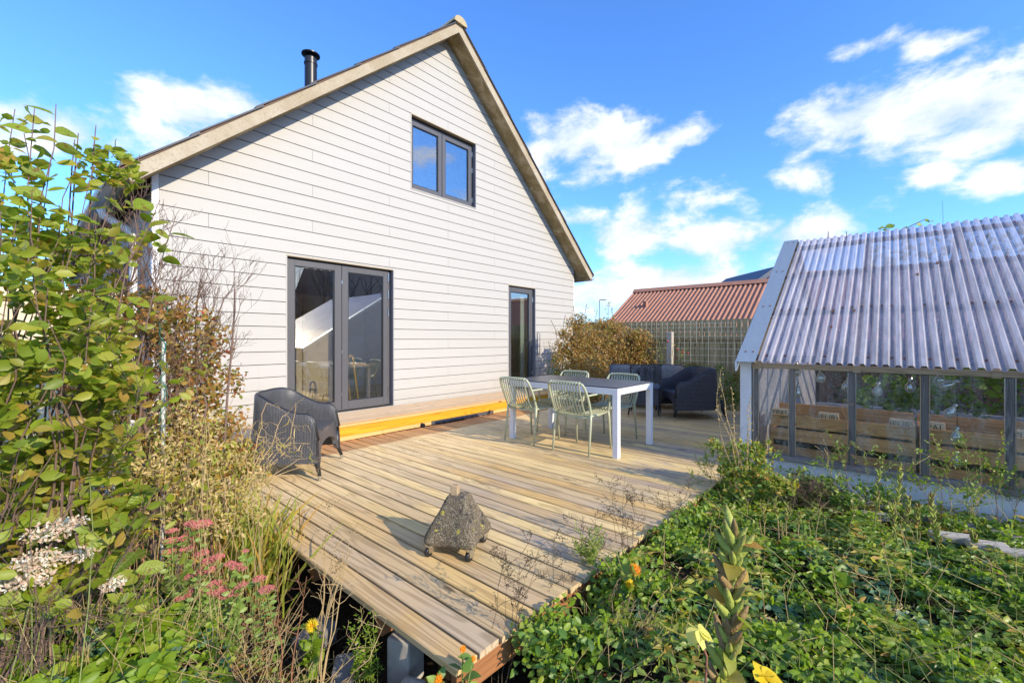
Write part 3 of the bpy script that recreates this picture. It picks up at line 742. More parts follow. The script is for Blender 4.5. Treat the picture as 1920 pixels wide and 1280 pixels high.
# ---- deck and step
deck = thing('deck', 'large timber deck of long weathered boards beside the white house', 'deck', (3, 1.2, 0))
X0 = 1.076; PITCH = .1215
i = 0
lens = []
def deckboard(y0, y1):
    mb = MB(); w = .0545; b = .004; h = .028
    pr = [(-w+b, 0), (w-b, 0), (w, -b), (w, -h), (-w, -h), (-w, -b)]
    mb.prism([(x, y0, z) for x, z in pr], (0, y1-y0, 0)); me = mb.mesh('deck_board')
    bm = bmesh.new(); bm.from_mesh(me); bmesh.ops.recalc_face_normals(bm, faces=bm.faces); bm.to_mesh(me); bm.free(); me.materials.append(M['deck']); return me
full = [deckboard(1.17-.0, 4.985), deckboard(1.165, 3.2), deckboard(3.205, 4.985)]
farb = deckboard(1.185, 4.985)
while X0+PITCH*i < 8.95:
    x = X0+PITCH*(i+.5)
    me = farb if x > 4.6 else full[0]
    if x > 4.6 and random.random() < .4: segs_ = [full[1], full[2]]
    else: segs_ = [me]
    for me in segs_:
        o = link('deck_board', me, None, None); o.parent = deck; ysh = 0 if x > 4.6 else 1.226-.034*(x-1.1)-1.17; o.location = (x-3, -1.2+ysh+random.uniform(-.004, .004), random.uniform(-.0015, .0015)); o.rotation_euler = (0, random.uniform(-.008, .008), random.uniform(-.0006, .0006))
    i += 1
MB().obox((2.85, 1.196, -.085), (1.75, -.0595, 0), (0, .017, 0), (0, 0, .055)).build('rim_board', M['edge'], deck, bev=.002)
for j, y in enumerate((1.8, 2.5, 3.2, 3.9, 4.6)): MB().box(1.13, 8.9, y, y+.045, -.16, -.032).build('joist', M['edge'], deck)
MB().box(1.2, 8.9, 4.99, 5.05, -.36, -.02).build('joist', M['edge'], deck)
step = thing('wooden_step', 'long timber step with a bright yellow riser along the house wall', 'step', (4, 5.4, 0))
for j in range(7):
    y0 = 4.975+j*.1275
    for a, b in ((.92, 4.3), (4.303, 8.9)) if j % 2 else ((.92, 6.1), (6.103, 8.9)):
        MB().box(a, b, y0+.003, y0+.1245, .170, .1985+random.uniform(-.001, .001)).build('step_board', M['step'] if j else M['riserpale'], step, bev=.002)
MB().box(.93, 8.88, 4.992, 5.018, .055, .168).build('riser_board', M['riser'], step, bev=.002)
for a, b in ((.93, 3.15), (3.153, 3.95), (5.25, 8.88)): MB().box(a, b, 4.998, 5.018, .002, .052).build('lower_riser', M['riserpale'], step, bev=.0015)
MB().box(3.955, 5.245, 5.002, 5.02, .002, .052).build('vent_strip', M['anthra'], step)
for k in range(11): MB().box(4.0+k*.115, 4.03+k*.115, 4.990, 5.001, .002, .014).build('vent_bead', M['steel'], step)
a = MB(); a.prism([(3.80+.045*math.cos(math.pi*k/8), 4.9935, .003+.045*math.sin(math.pi*k/8)) for k in range(9)], (0, .004, 0)); a.build('drain_hole', M['darkgap'], step, fix=True)
MB().box(.95, 8.86, 5.03, 5.87, -.3, .165).build('frame', M['darkgap'], step)
# piers and rubble under the deck edge
tag(MB().obox((1.23, 1.75, -.285), (.06, .02, 0), (-.02, .06, 0), (0, 0, .115)).build('stone', M['concretepost'], bev=.012), 'grey concrete pier carrying the deck edge near its front corner', 'block')
for k, (x, y, z, a_, s, lab) in enumerate([(1.06, 1.55, -.36, .4, (.13, .055, .05), 'pale slanted concrete kerb piece under the near deck edge'), (1.0, 1.33, -.38, 1.1, (.08, .06, .05), 'rough grey stone lying under the front deck corner'),
        (1.02, 2.25, -.34, .2, (.09, .07, .05), 'rounded grey stone under the left deck edge'), (1.02, 1.95, -.37, .9, (.07, .05, .04), 'small mossy stone under the left deck edge'),
        (.93, 1.47, -.38, 2.0, (.05, .04, .04), 'small stone beside the marigolds at the deck corner')]):
    c, s_ = math.cos(a_), math.sin(a_)
    tag(MB().obox((x, y, z+.02), (c*s[0], s_*s[0], .02), (-s_*s[1], c*s[1], 0), (0, 0, s[2])).build('stone', M['concretepost'] if k == 0 else M['granite'], bev=.02), lab, 'stone')

# ---- greenhouse
GX, GY0, GY1 = 4.72, -2.6, 1.13
EX, EZ, RX, RZ = 4.624, .998, 7.14, 2.58
gh = thing('greenhouse', 'white walled greenhouse with clear corrugated roof at the deck edge', 'greenhouse', (GX, 0, -.2))
GS = (RZ-EZ)/(RX-EX)
def gzr(x): return RZ-GS*abs(x-RX)
FX = 2*RX-GX
mb = MB(); mb.prism([(GX, GY1-.10, -.5), (FX, GY1-.10, -.5), (FX, GY1-.10, gzr(FX)-.02), (RX, GY1-.10, RZ-.02), (GX, GY1-.10, gzr(GX)-.02)], (0, .10, 0)); mb.build('gable_wall', M['plaster'], gh, fix=True, bev=.006)
mb = MB(); mb.prism([(GX, GY0, -.5), (FX, GY0, -.5), (FX, GY0, gzr(FX)-.02), (RX, GY0, RZ-.02), (GX, GY0, gzr(GX)-.02)], (0, .10, 0)); mb.build('gable_wall', M['plaster'], gh, fix=True)
MB().box(GX, GX+.10, GY0+.102, GY1-.102, -.5, .105).build('base_wall', M['plaster'], gh, bev=.004)
MB().box(FX-.10, FX, GY0+.102, GY1-.102, -.5, .105).build('base_wall', M['plaster'], gh)
MB().box(GX-.025, GX+.10, GY0+.104, GY1-.104, .107, .150).build('sill', M['sill'], gh, bev=.004)
MB().box(GX-.005, GX+.07, GY0+.104, GY1-.104, .955, 1.003).build('wall_plate', M['eavewood'], gh, bev=.003)
MB().box(FX-.07, FX, GY0+.104, GY1-.104, .95, 1.0).build('wall_plate', M['eavewood'], gh)
bars = [.990, .694, .257, -.197, -.643, -1.09, -1.54, -1.99, -2.42]
for k, y in enumerate(bars):
    w = .022 if k != 0 else .018
    p = MB().box(GX+.004, GX+.055, y-w, y+w, .152, .953).build('post', M['oldwood'], gh, bev=.003)
    for s in (-1, 1):
        MB().tube([(GX-.001, y+s*(w+.004), .16), (GX-.001, y+s*(w+.004), .95)], .0035, 6).build('glazing_strip', M['steel'] if (k+s) % 2 else M['eavewood'], p)
    if k < len(bars)-1:
        y2 = bars[k+1]+.024; y1 = y-w-.002
        for a, b, dx in ((.153, .545, 0), (.535, .952, .006)):
            MB().box(GX+.018+dx, GX+.021+dx, y2, y1, a, b).build('pane', M['ghglass'], gh)
for k in range(9):
    y = 1.0-k*.45
    MB().box(FX-.055, FX-.01, y-.02, y+.02, .107, .95).build('post', M['oldwood'], gh)
MB().box(FX-.04, FX-.036, GY0+.11, GY1-.11, .11, .945).build('pane', M['ghglass'], gh)
# rafters, purlins
for k, y in enumerate((.95, .2, -.6, -1.4, -2.2)):
    for s in (-1, 1):
        xe = RX+s*(RX-EX-.08)
        MB().prism([(RX, y, RZ-.045), (xe, y, gzr(xe)-.045), (xe, y, gzr(xe)-.10), (RX, y, RZ-.11)], (0, .05, 0)).build('rafter', M['eavewood'], gh, fix=True)
for t in (.06, .355, .66, .95):
    x = EX+(RX-EX)*t; MB().obox((x, (GY0+GY1)/2, gzr(x)-.042), (.024, 0, .024*GS), (0, (GY1-GY0)/2-.11, 0), (-.010, 0, .016)).build('purlin', M['oldwood'], gh)
# corrugated sheets
nrm = Vector((-GS, 0, 1)).normalized()
def corr_sheet(y0, y1, side, x_hi, x_lo, off, pitch=.0752, amp=.023):
    V = []; Fc = []; prof = []
    n = int(round((y1-y0)/pitch))
    for i in range(n+1):
        b = y0+i*pitch
        for fy, fz in ((0, 0), (.27, 0), (.48, 1), (.84, 1)):
            if b+fy*pitch <= y1+.001: prof.append((b+fy*pitch, fz*amp))
    for (y, h) in prof:
        for x in (x_hi, x_lo):
            z = gzr(x)+off; V.append((x+(-GS if side < 0 else GS)*h*.85, y, z+h))
    for i in range(len(prof)-1):
        q = 2*i; Fc.append((q, q+1, q+3, q+2))
    me = bpy.data.meshes.new('corrugated_sheet'); me.from_pydata(V, [], Fc); me.update(); return me
shy = [.965, .965-.0752*13, .965-.0752*26, .965-.0752*39, GY0-.03]
for side in (-1, 1):
    for j in range(4):
        y1_, y0_ = shy[j], shy[j+1]-.03
        y0_ = y1_-round((y1_-y0_)/.0752)*.0752
        off = .004 if j % 2 else .0085
        if side < 0: sh = corr_sheet(y0_, y1_, -1, RX+.02, EX, off)
        else: sh = corr_sheet(y0_, y1_, 1, RX-.02, 2*RX-EX, off)
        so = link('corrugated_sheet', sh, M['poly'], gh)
        if side < 0:
            mbs = MB()
            for t in (.045, .345, .645, .93):
                x = EX+(RX-EX)*t
                nn = int((y1_-y0_)/.0752)
                for q in range(0, nn, 2 if t < .1 else 1):
                    if random.random() < .12: continue
                    y = y0_+.0752*(q+.15); c = Vector((x, y, gzr(x)+off+.004)); mbs.obox(c, (.010, 0, .010*GS), (0, .007, 0), nrm*.003)
            for _ in range(3):
                x = random.uniform(EX+.2, RX-.3); y = random.uniform(y0_+.1, y1_-.1); mbs.obox((x, y, gzr(x)+off+.02), (.018, 0, .018*GS), (0, .010, 0), nrm*.003)
            mbs.build('screw', M['rust'], so)['kind'] = 'stuff'
# zinc verge flashing with screws, white verge board
for s in (-1, 1):
    xe = RX+s*(RX-EX+.02)
    f = MB().prism([(RX, GY1-.155, RZ+.030), (xe, GY1-.155, gzr(xe)+.030), (xe, GY1-.155, gzr(xe)+.034), (RX, GY1-.155, RZ+.034)], (0, .165, 0)).build('verge_flashing', M['flash'], gh, fix=True)
    MB().prism([(RX, GY1+.002, RZ+.028), (xe, GY1+.002, gzr(xe)+.028), (xe, GY1+.002, gzr(xe)-.06), (RX, GY1+.002, RZ-.07)], (0, .014, 0)).build('verge_board', M['whitepaint'], gh, fix=True)
    if s < 0:
        for t in (.05, .36, .66, .97):
            for yy in (.02, .085):
                x = EX+(RX-EX)*t; MB().obox((x, GY1-.13+yy, gzr(x)+.036), (.008, 0, .008*GS), (0, .006, 0), nrm*.003).build('screw', M['rust'], f)
tag(MB().box(GX+.11, FX-.11, GY0+.11, GY1-.11, -.33, -.30).build('greenhouse_floor', M['soil']), 'dark earth floor inside the greenhouse', 'floor')
bpy.data.objects['greenhouse_floor']['kind'] = 'structure'; del bpy.data.objects['greenhouse_floor']['category']
# pallet planters inside
def planter(y1, y0, lab, txts):
    t = thing('pallet_planter', lab, 'planter', (GX+.3, (y0+y1)/2, -.3), 'pallet planters inside the greenhouse')
    xf, xb = GX+.17, GX+.62
    for a, b in ((.395, .505), (.262, .372), (.06, .205), (-.12, .04)): MB().box(xf, xf+.022, y0, y1, a, b).build('plank', M['pallet'], t, bev=.002)
    for a, b in ((.42, .565), (.26, .39)): MB().box(xb, xb+.022, y0, y1, a-.01, b).build('plank', M['pallet'], t, bev=.002)
    for y in (y0, y1-.022): MB().box(xf+.024, xb-.002, y, y+.022, -.1, .50).build('plank', M['pallet'], t)
    MB().box(xf-.004+.03, xb-.005, y0+.03, y1-.03, .0, .36).build('soil_fill', M['soil'], t)
    for k, (y, tx) in enumerate(txts):
        b = MB().box(xf+.024, xf+.10, y-.075, y+.075, .475, .553).build('block', M['block'], t, bev=.003)
        cu = bpy.data.curves.new('stamp', 'FONT'); cu.body = tx; cu.size = .062; cu.align_x = 'CENTER'; cu.align_y = 'CENTER'; cu.extrude = .0004
        to = bpy.data.objects.new('stamp', cu); COL.objects.link(to)
        dg = bpy.context.evaluated_depsgraph_get(); me = bpy.data.meshes.new_from_object(to.evaluated_get(dg)); bpy.data.objects.remove(to)
        me.transform(Matrix.Translation((xf+.0225, y, .514)) @ Matrix.Rotation(R(-90), 4, 'Z') @ Matrix.Rotation(R(90), 4, 'X'))
        link('stamp', me, M['brownseed'], b)
    return t
planter(.90, -.15, 'pallet planter box behind the leftmost greenhouse panes', [(.82, 'EPAL'), (.44, '(EUR)'), (-.06, '(EUR)')])
planter(-.17, -1.22, 'pallet planter box behind the right greenhouse panes', [(-.25, 'EPAL'), (-.74, '(EUR)'), (-1.14, 'EPAL')])
planter(-1.25, -2.3, 'pallet planter box at the far right end inside the greenhouse', [(-1.4, 'EPAL')])
# round table glimpsed through the glass
rtb = thing('round_table', 'round wire table standing behind the planter inside the greenhouse', 'table', (GX+1.2, .55, -.3))
MB().lathe([(.36, 0), (.37, .01), (.37, .025), (.36, .03)], (GX+1.2, .55, .42), 28).build('table_top', M['granite'], rtb, smooth='auto')
for k in range(3):
    w = k*2.1; MB().tube([(GX+1.2+.1*math.cos(w), .55+.1*math.sin(w), .42), (GX+1.2+.3*math.cos(w), .55+.3*math.sin(w), -.3)], .012, 6).build('leg', M['black'], rtb)
# bulb ornaments
BU = [(1494, 695, 0), (1539, 707, 0), (1495, 735, .1), (1588, 722, .2), (1645, 732, .1), (1707, 724, 0), (1762, 711, .2), (1778, 722, 1.0), (1782, 772, .5), (1793, 817, .1), (1794, 863, 0), (1545, 742, .0)]
nb = ['highest at the far left of the panes', 'hanging second from the left', 'low beside the left post', 'against the second post', 'in the middle of the centre panes', 'near the third post', 'high behind the fourth panes', 'tilted sideways under the roof', 'tilted, midway down the fourth panes', 'on the long cord above the lowest one', 'lowest on the long cord', 'small and low in the second pane']
bprof = [(.004, -.052), (.020, -.047), (.031, -.034), (.036, -.014), (.033, .006), (.022, .026), (.015, .040), (.014, .046)]
for k, (u, v, tilt) in enumerate(BU[:11]):
    a = (u-960)/F; dx = fw[0]+a*rt[0]; d = (GX+.10)/dx; p = at(u, v, d)
    t = thing('glass_bulb', 'clear glass bulb ornament '+nb[k], 'bulb ornament', tuple(p), 'glass bulb ornaments hanging in the greenhouse')
    m_ = Matrix.Translation(p) @ Matrix.Rotation(tilt, 4, 'X')
    b1 = MB().lathe(bprof, (0, 0, 0), 16).mesh('bulb'); b1.transform(m_); b1.shade_smooth(); link('bulb', b1, M['bulb'], t)
    b2 = MB().lathe([(.0145, .046), (.0155, .052), (.0145, .058), (.0155, .064), (.012, .072)], (0, 0, 0), 12).mesh('socket'); b2.transform(m_); link('socket', b2, M['steel'], t)
    top = m_ @ Vector((0, 0, .072)); MB().tube([top, (top.x, top.y, 1.0)], .0016, 4).build('cord', M['black'], t)

# ---- fence, mesh, post
fence = thing('board_fence', 'old mossy board fence behind the dark wicker seats', 'fence', (9, 3, -.3))
y = 1.35; k = 0
while y < 9.2:
    w = random.uniform(.088, .102)
    top = 1.62+random.uniform(-.006, .006)
    MB().box(9.0+random.uniform(0, .008), 9.02, y, y+w-.012, -.35, top).build('board', M['fence'], fence)
    y += w
for z in (1.225, .25): MB().box(8.955, 8.998, 1.35, 9.2, z, z+.075).build('rail', M['fence'], fence, bev=.004)
tag(MB().box(8.66, 8.78, 3.32, 3.43, -.4, 1.385).build('fence_post', M['concretepost'], bev=.012), 'pale square concrete post in front of the board fence', 'post')
wm = thing('wire_mesh', 'square wire trellis fixed across the board fence', 'trellis', (8.9, 3, 1.2))
yy = [2.0+.115*i for i in range(21)]
for y in yy: MB().tube([(8.90, y, .72 if random.random() < .6 else 1.15), (8.90, y+random.uniform(-.01, .01), 1.60)], .0042, 4).build('wire', M['wire'], wm)
for z in (1.55, 1.47, 1.38, 1.29, 1.17, 1.05, .92, .80): MB().tube([(8.895, 2.0+(.2 if z > 1.4 else 0), z), (8.895, 3.2, z+random.uniform(-.008, .008)), (8.895, 4.3, z)], .0042, 4).build('wire', M['wire'], wm)

# ---- red roofed shed beyond
shed = thing('red_roofed_shed', 'low outbuilding with a reddish corrugated roof beyond the fence', 'shed', (14, 4, 0))
SY1, SY0 = 7.62, -3.0
def corr(x0, z0, x1, z1, ya, yb, pitch, amp):
    V = []; Fc = []; n = int((ya-yb)/pitch*6)
    for i in range(n+1):
        y = ya-i*pitch/6; h = amp*math.sin(i*math.pi/3)
        V += [(x0, y, z0+h), (x1, y, z1+h)]
    for i in range(n): q = 2*i; Fc.append((q, q+1, q+3, q+2))
    me = bpy.data.meshes.new('roof_sheet'); me.from_pydata(V, [], Fc); me.update(); me.shade_smooth(); return me
for r_, (xa, xb) in enumerate(((16.0, 14.95), (15.05, 13.95), (14.05, 12.7))):
    for c_ in range(9):
        ya = SY1-c_*1.17; za, zb = 3.10-(16-xa)*.6+.02*r_, 3.10-(16-xb)*.6+.02*(r_+1)
        link('roof_sheet', corr(xa, za, xb, zb, ya, ya-1.17, .146, .036), M['redroof'], shed)
for c_ in range(9): MB().prism([(15.84, SY1-c_*1.17, 3.06), (16, SY1-c_*1.17, 3.20), (16.16, SY1-c_*1.17, 3.06)], (0, -1.165, 0)).build('ridge_cap', M['redroof'], shed, fix=True)
link('roof_sheet', corr(16.0, 3.08, 19.3, 1.1, SY1, SY0, .146, .036), M['redroof'], shed)
MB().box(13.0, 19.0, SY0, SY1-.15, -.4, 1.25).build('wall', M['brick'], shed)
for ya in (SY1-.14,): MB().prism([(13.0, ya, 1.25), (19.0, ya, 1.25), (16, ya, 3.0)], (0, -.1, 0)).build('gable', M['brick'], shed, fix=True)
MB().box(14.72, 14.90, 6.55, 6.68, 2.2, 2.60).build('roof_vent', M['redroof'], shed, bev=.02)
nh = thing('neighbour_house', 'dark roofed brick house just showing behind the red roof', 'house', (24, 3, 0))
pz = at(1455, 499, 22); p2 = at(1418, 531, 22)
MB().prism([(pz.x, pz.y, pz.z-.25), (p2.x, p2.y, p2.z-.3), (p2.x, p2.y, -.4), (pz.x+3, pz.y-4, -.4), (pz.x+3, pz.y-4, pz.z-.25)], (3, 3, 0)).build('wall', M['brick'], nh, fix=True)
MB().prism([(pz.x, pz.y, pz.z), (p2.x-.2, p2.y+.2, p2.z-.05), (p2.x-.2, p2.y+.2, p2.z-.3), (pz.x, pz.y, pz.z-.28)], (3.2, 3.2, 0)).build('roof', M['greyroof'], nh, fix=True)
lp = at(1124, 562, 38)
tl = thing('street_lamp', 'tiny street lamp far away above the autumn bush', 'lamp', (lp.x, lp.y, -.3))
MB().tube([(lp.x, lp.y, -.3), (lp.x, lp.y, lp.z)], .035, 6).build('pole', M['greyroof'], tl); MB().obox((lp.x+.2, lp.y-.25, lp.z), (.17, -.2, 0), (.05, .04, 0), (0, 0, .035)).build('lamp_head', M['greyroof'], tl)

# ---- garden wall on the far left
cw_ = MB().box(-4.5, .66, 5.25, 5.42, -.5, 1.66).build('garden_wall', M['cream'], bev=.01); tag(cw_, 'cream rendered wall glimpsed behind the left shrubs', 'wall')

# ---- buildings behind the viewer (seen mirrored in the glass)
def bigroof(name, label, x0, x1, y0, y1, ze, zr, mat):
    t = thing(name, label, 'house', ((x0+x1)/2, (y0+y1)/2, 0)); ym = (y0+y1)/2
    MB().box(x0, x1, y0, y1, -.4, ze).build('wall', M['brick'], t)
    MB().prism([(x0-.3, y0-.4, ze), (x0-.3, y1+.4, ze), (x0-.3, ym, zr)], (x1-x0+.6, 0, 0)).build('roof', mat, t, fix=True)
    for k in range(3): MB().box(x0+1+k*2.2, x0+2+k*2.2, y1+.002, y1+.03, .8, 2.0).build('window', M['black'], t)
    MB().box(x1-2.4, x1-1.5, ym-.3, ym+.3, zr-1.2, zr+1.1).build('chimney', M['brick'], t); return t
bigroof('brick_house', 'brown roofed brick house beyond the garden mirrored in the right door', 13, 22, -20, -13, 3.2, 7.2, M['brownroof'])
bigroof('brick_house', 'tall brown roofed house beyond the garden mirrored in the left door', 3.5, 11.2, -24, -16, 3.5, 9.2, M['brownroof'])

# ================================================================ FURNITURE
def rod(mb, pts, r, n=8, flat=None, up=None): return mb.tube(pts, r, n, flat=flat, up=up)
def curve(pts, n=6):                              # Catmull-Rom through the points
    P = [Vector(p) for p in pts]; out = []
    for i in range(len(P)-1):
        p0, p1, p2, p3 = P[max(0, i-1)], P[i], P[i+1], P[min(len(P)-1, i+2)]
        for k in range(n):
            t = k/n; out.append(.5*((2*p1)+(p2-p0)*t+(2*p0-5*p1+4*p2-p3)*t*t+(3*p1-p0-3*p2+p3)*t**3))
    out.append(P[-1]); return out
def plastic_chair():
    t = thing('garden_chair', 'sage green slatted chair nearest the viewer at the white table', 'chair', (0, 0, 0), 'sage green slatted chairs around the white table')
    sg = M['sage']
    pts = curve([(-.20, .215, .40), (-.235, .228, .50), (-.30, .232, .64), (-.352, .215, .745), (-.368, .17, .775), (-.375, 0, .782), (-.368, -.17, .775), (-.352, -.215, .745), (-.30, -.232, .64), (-.235, -.228, .50), (-.20, -.215, .40)], 5)
    rod(MB(), pts, .0135, 8).build('back_frame', sg, t, smooth=True)
    for s in (-1, 1):
        rod(MB(), [(-.205, s*.218, .46), (-.215, s*.222, .36), (-.262, s*.228, 0)], [.016, .0145, .0105], 8).build('leg', sg, t, smooth=True)
        rod(MB(), [(.205, s*.205, .43), (.215, s*.212, .36), (.245, s*.222, 0)], [.016, .0145, .0105], 8).build('leg', sg, t, smooth=True)
        rod(MB(), curve([(-.305, s*.234, .645), (-.16, s*.245, .648), (.06, s*.248, .638), (.15, s*.244, .612), (.185, s*.236, .55), (.19, s*.222, .45), (.185, s*.205, .425)], 4), .0105, 8).build('armrest', sg, t, smooth=True)
        rod(MB(), [(-.20, s*.205, .415), (0, s*.205, .41), (.21, s*.198, .42)], .013, 8).build('side_rail', sg, t, smooth=True)
    rod(MB(), [(.215, -.20, .418), (.225, 0, .414), (.215, .20, .418)], .013, 8).build('front_rail', sg, t, smooth=True)
    rod(MB(), [(-.205, -.21, .405), (-.212, 0, .398), (-.205, .21, .405)], .012, 8).build('rear_rail', sg, t, smooth=True)
    for i in range(11):
        y = -.175+.035*i; b = .012*(1-(y/.2)**2)
        pts = curve([(-.362, y, .792), (-.384, y, .778), (-.372-b, y, .74), (-.322-b*1.5, y, .60), (-.268-b, y, .475), (-.215, y, .425), (-.13, y, .415), (.03, y, .420), (.20, y, .432), (.236, y, .418), (.236, y, .40)], 3)
        rod(MB(), pts, .0105, 6, flat=.45, up=(1, 0, .3)).build('slat', sg, t, smooth=True)
    return t
ch = plastic_chair()
ch['label'] = 'sage green slatted chair nearest the viewer, its back against the front table leg side'
CHS = [((4.19, 2.61, .0), R(1.5), 'sage green slatted chair nearest the viewer, on the house-left side of the table'),
       ((4.20, 3.33, .0), R(-1), 'sage green chair at the left end of the table, back to the viewer'),
       ((4.83, 2.62, .0), R(179), 'sage green chair across the table in front of the dark wicker sofa'),
       ((4.85, 3.36, .0), R(182), 'sage green chair across the table in front of the autumn bush')]
for k, (loc, rz, lab) in enumerate(CHS):
    c = ch if k == 0 else copy_thing(ch, loc, rz, lab)
    c['label'] = lab
    if k == 0: pass
ch.location = CHS[0][0]; ch.rotation_euler = (0, 0, CHS[0][1])
tb = thing('garden_table', 'white aluminium garden table with a dark slatted top', 'table', (4.5, 2.86, 0))
tx0, tx1, ty0, ty1 = 4.072, 4.948, 2.118, 3.605
for x in (tx0, tx1-.062):
    for y in (ty0, ty1-.062): MB().box(x, x+.062, y, y+.062, .0, .722).build('leg', M['alu'], tb, bev=.003)
for y in (ty0+.001, ty1-.029): MB().box(tx0+.063, tx1-.063, y, y+.028, .655, .721).build('rail', M['alu'], tb, bev=.002)
for x in (tx0+.001, tx1-.029): MB().box(x, x+.028, ty0+.063, ty1-.063, .655, .721).build('rail', M['alu'], tb, bev=.002)
for i in range(9):
    x = tx0+.006+i*(tx1-tx0-.012)/9; MB().box(x, x+(tx1-tx0-.012)/9-.005, ty0+.004, ty1-.004, .7235, .7345).build('table_slat', M['tabletop'], tb, bev=.0015)

def wicker_seat(name, label, cat, W, mat, D=.60, loc=(0, 0), rz=0, H=.73, base=None):
    t = thing(name, label, cat, (0, 0, 0))
    hw = W/2; hx = D/2; rc = .24
    pts = [(hx, hw), (hx*.4, hw), (-hx+rc, hw)]
    for k in range(1, 8):
        w = math.pi/2*k/8; pts.append((-hx+rc-rc*math.sin(w), hw-rc+rc*math.cos(w)))
    pts.append((-hx, hw-rc))
    if W > 1: pts += [(-hx, hw-rc-(2*hw-2*rc)*k/6) for k in range(1, 6)]
    full_ = pts+[(x, -y) for x, y in reversed(pts)] if W > 1 else pts+[(-hx, 0)]+[(x, -y) for x, y in reversed(pts)]
    # resample evenly
    L = [0]
    for a, b in zip(full_[:-1], full_[1:]): L.append(L[-1]+math.hypot(b[0]-a[0], b[1]-a[1]))
    N_ = 60 if W < 1 else 84; P = []
    for i in range(N_+1):
        s = L[-1]*i/N_; j = max(k for k in range(len(L)) if L[k] <= s+1e-9); j = min(j, len(L)-2)
        f = (s-L[j])/max(1e-9, L[j+1]-L[j]); P.append((full_[j][0]+(full_[j+1][0]-full_[j][0])*f, full_[j][1]+(full_[j+1][1]-full_[j][1])*f))
    tot = L[-1]; mb = MB(); mb.uv = []
    rows = 9
    for i, (x, y) in enumerate(P):
        s = min(i, N_-i)/N_*tot                             # distance from the arm's front end
        h = .585+(H-.585)*sm(s, .12, .62)
        h = .36+(h-.36)*(1-(1-min(1, s/.11))**2.6)**.5 if s < .11 else h
        dx = x; sc_t = .90
        nx_, ny_ = (0, 1 if y > 0 else -1) if x > -hx+rc else (-1, 0)
        if x <= -hx+rc and abs(y) > hw-rc: 
            cx, cy = -hx+rc, (hw-rc)*(1 if y > 0 else -1); l = math.hypot(x-cx, y-cy); nx_, ny_ = (x-cx)/l, (y-cy)/l
        th = .042; u_ = i/N_*tot
        def pt(z, inset):
            k = (z-.15)/(H-.15); xx = x*(1-(1-sc_t)*k*(1.0 if x < 0 else .8)); yy = y*(1-.03*k); return (xx-nx_*inset, yy-ny_*inset, z)
        prof = [(.15, 0), (.25, 0), (.36, 0) if h > .37 else (h-.02, 0), (max(.37, h-.10), 0), (h-.018, .0), (h-.003, th*.25), (h-.003, th*.75), (h-.018, th), (max(.35, h-.12), th), (.34, th)]
        for q, (z, ins) in enumerate(prof):
            mb.v.append(pt(z, ins)); mb.uv.append((u_, z if q < 6 else 2*h-z))
    R_ = len(prof)
    for i in range(N_):
        for q in range(R_-1):
            a = i*R_+q; mb.f.append((a, a+R_, a+R_+1, a+1))
    for i0 in (0, N_):
        b = i0*R_
        for q in range(4): mb.f.append((b+q, b+q+1, b+R_-2-q, b+R_-1-q) if i0 else (b+q, b+R_-1-q, b+R_-2-q, b+q+1))
    sh = mb.build('shell', mat, t, smooth=True)
    # braided rim
    rim = [Vector(mb.v[i*R_+5]).lerp(Vector(mb.v[i*R_+6]), .5) for i in range(N_+1)]
    MB().tube([(p.x, p.y, p.z-.010) for p in rim], .0165, 8).build('braided_rim', mat, sh, smooth=True)
    mb = MB(); mb.uv = None
    n = 16; yy = hw-.055
    top = .40; a = MB(); poly = [(-hx+.06, -yy), (hx-.045, -yy), (hx-.035, 0), (hx-.045, yy), (-hx+.06, yy)]
    a.prism([(x, y, top-.05) for x, y in poly], (0, 0, .055)); a.uv = [(v[0], v[1]) for v in a.v]; a.build('seat', mat, t, fix=True, bev=0)
    a = MB(); zz = []
    outer = [(-hw+.005, .13), (-hw+.07, .13)]; ar = hw-.11
    for k in range(13):
        w = math.pi*k/12; outer.append((-ar*math.cos(w), .17+.13*math.sin(w)**.7 if math.sin(w) > 0 else .17))
    outer += [(hw-.07, .13), (hw-.005, .13), (hw-.02, top+.004), (-hw+.02, top+.004)]
    n0 = len(outer); 
    fr = [(hx-.005-(z-.13)*.14, y, z) for y, z in outer]
    # split the arch panel into strips so that it stays clean
    a.v = []; a.f = []
    for y, z in outer[:-2]:
        a.v += [(hx-.003-(z-.13)*.14, y, z), (hx-.003-(top-.13)*.14, y*.97, top+.004), (hx-.035-(z-.13)*.14, y, z), (hx-.04-(top-.13)*.14, y*.97, top+.004)]
    for k in range(len(outer)-3):
        q = 4*k; a.f += [(q, q+4, q+5, q+1), (q+2, q+3, q+7, q+6), (q, q+2, q+6, q+4), (q+1, q+5, q+7, q+3)]
    a.uv = [(v[1], v[2]) for v in a.v]; a.build('front_apron', mat, t, fix=True)
    for sx in (-1, 1):
        for sy in (-1, 1):
            x0, y0 = sx*(hx-.03), sy*(hw-.03); x1, y1 = sx*(hx+.012), sy*(hw+.002)
            lg = MB().tube([(x0, y0, .30), (x0*1.03, y0, .15), (x1, y1, .045)], [.026, .024, .014], 8).build('leg', M['wickerL'] if mat == M['wickerL'] else M['black'], t, smooth=True)
            MB().tube([(x1, y1, .0), (x1, y1, .046)], .0155, 10).build('foot_cap', M['steel'], lg, smooth='auto')
    t.location = (loc[0], loc[1], 0); t.rotation_euler = (0, 0, rz); return t
wicker_seat('wicker_armchair', 'charcoal wicker tub armchair on the deck beside the left shrubs', 'armchair', .70, M['wickerL'], .64, (1.735, 4.235), R(-42), .755)
wicker_seat('wicker_armchair', 'black wicker tub armchair standing in shade near the greenhouse', 'armchair', .72, M['wickerD'], .78, (7.12, 2.45), R(135), .78)
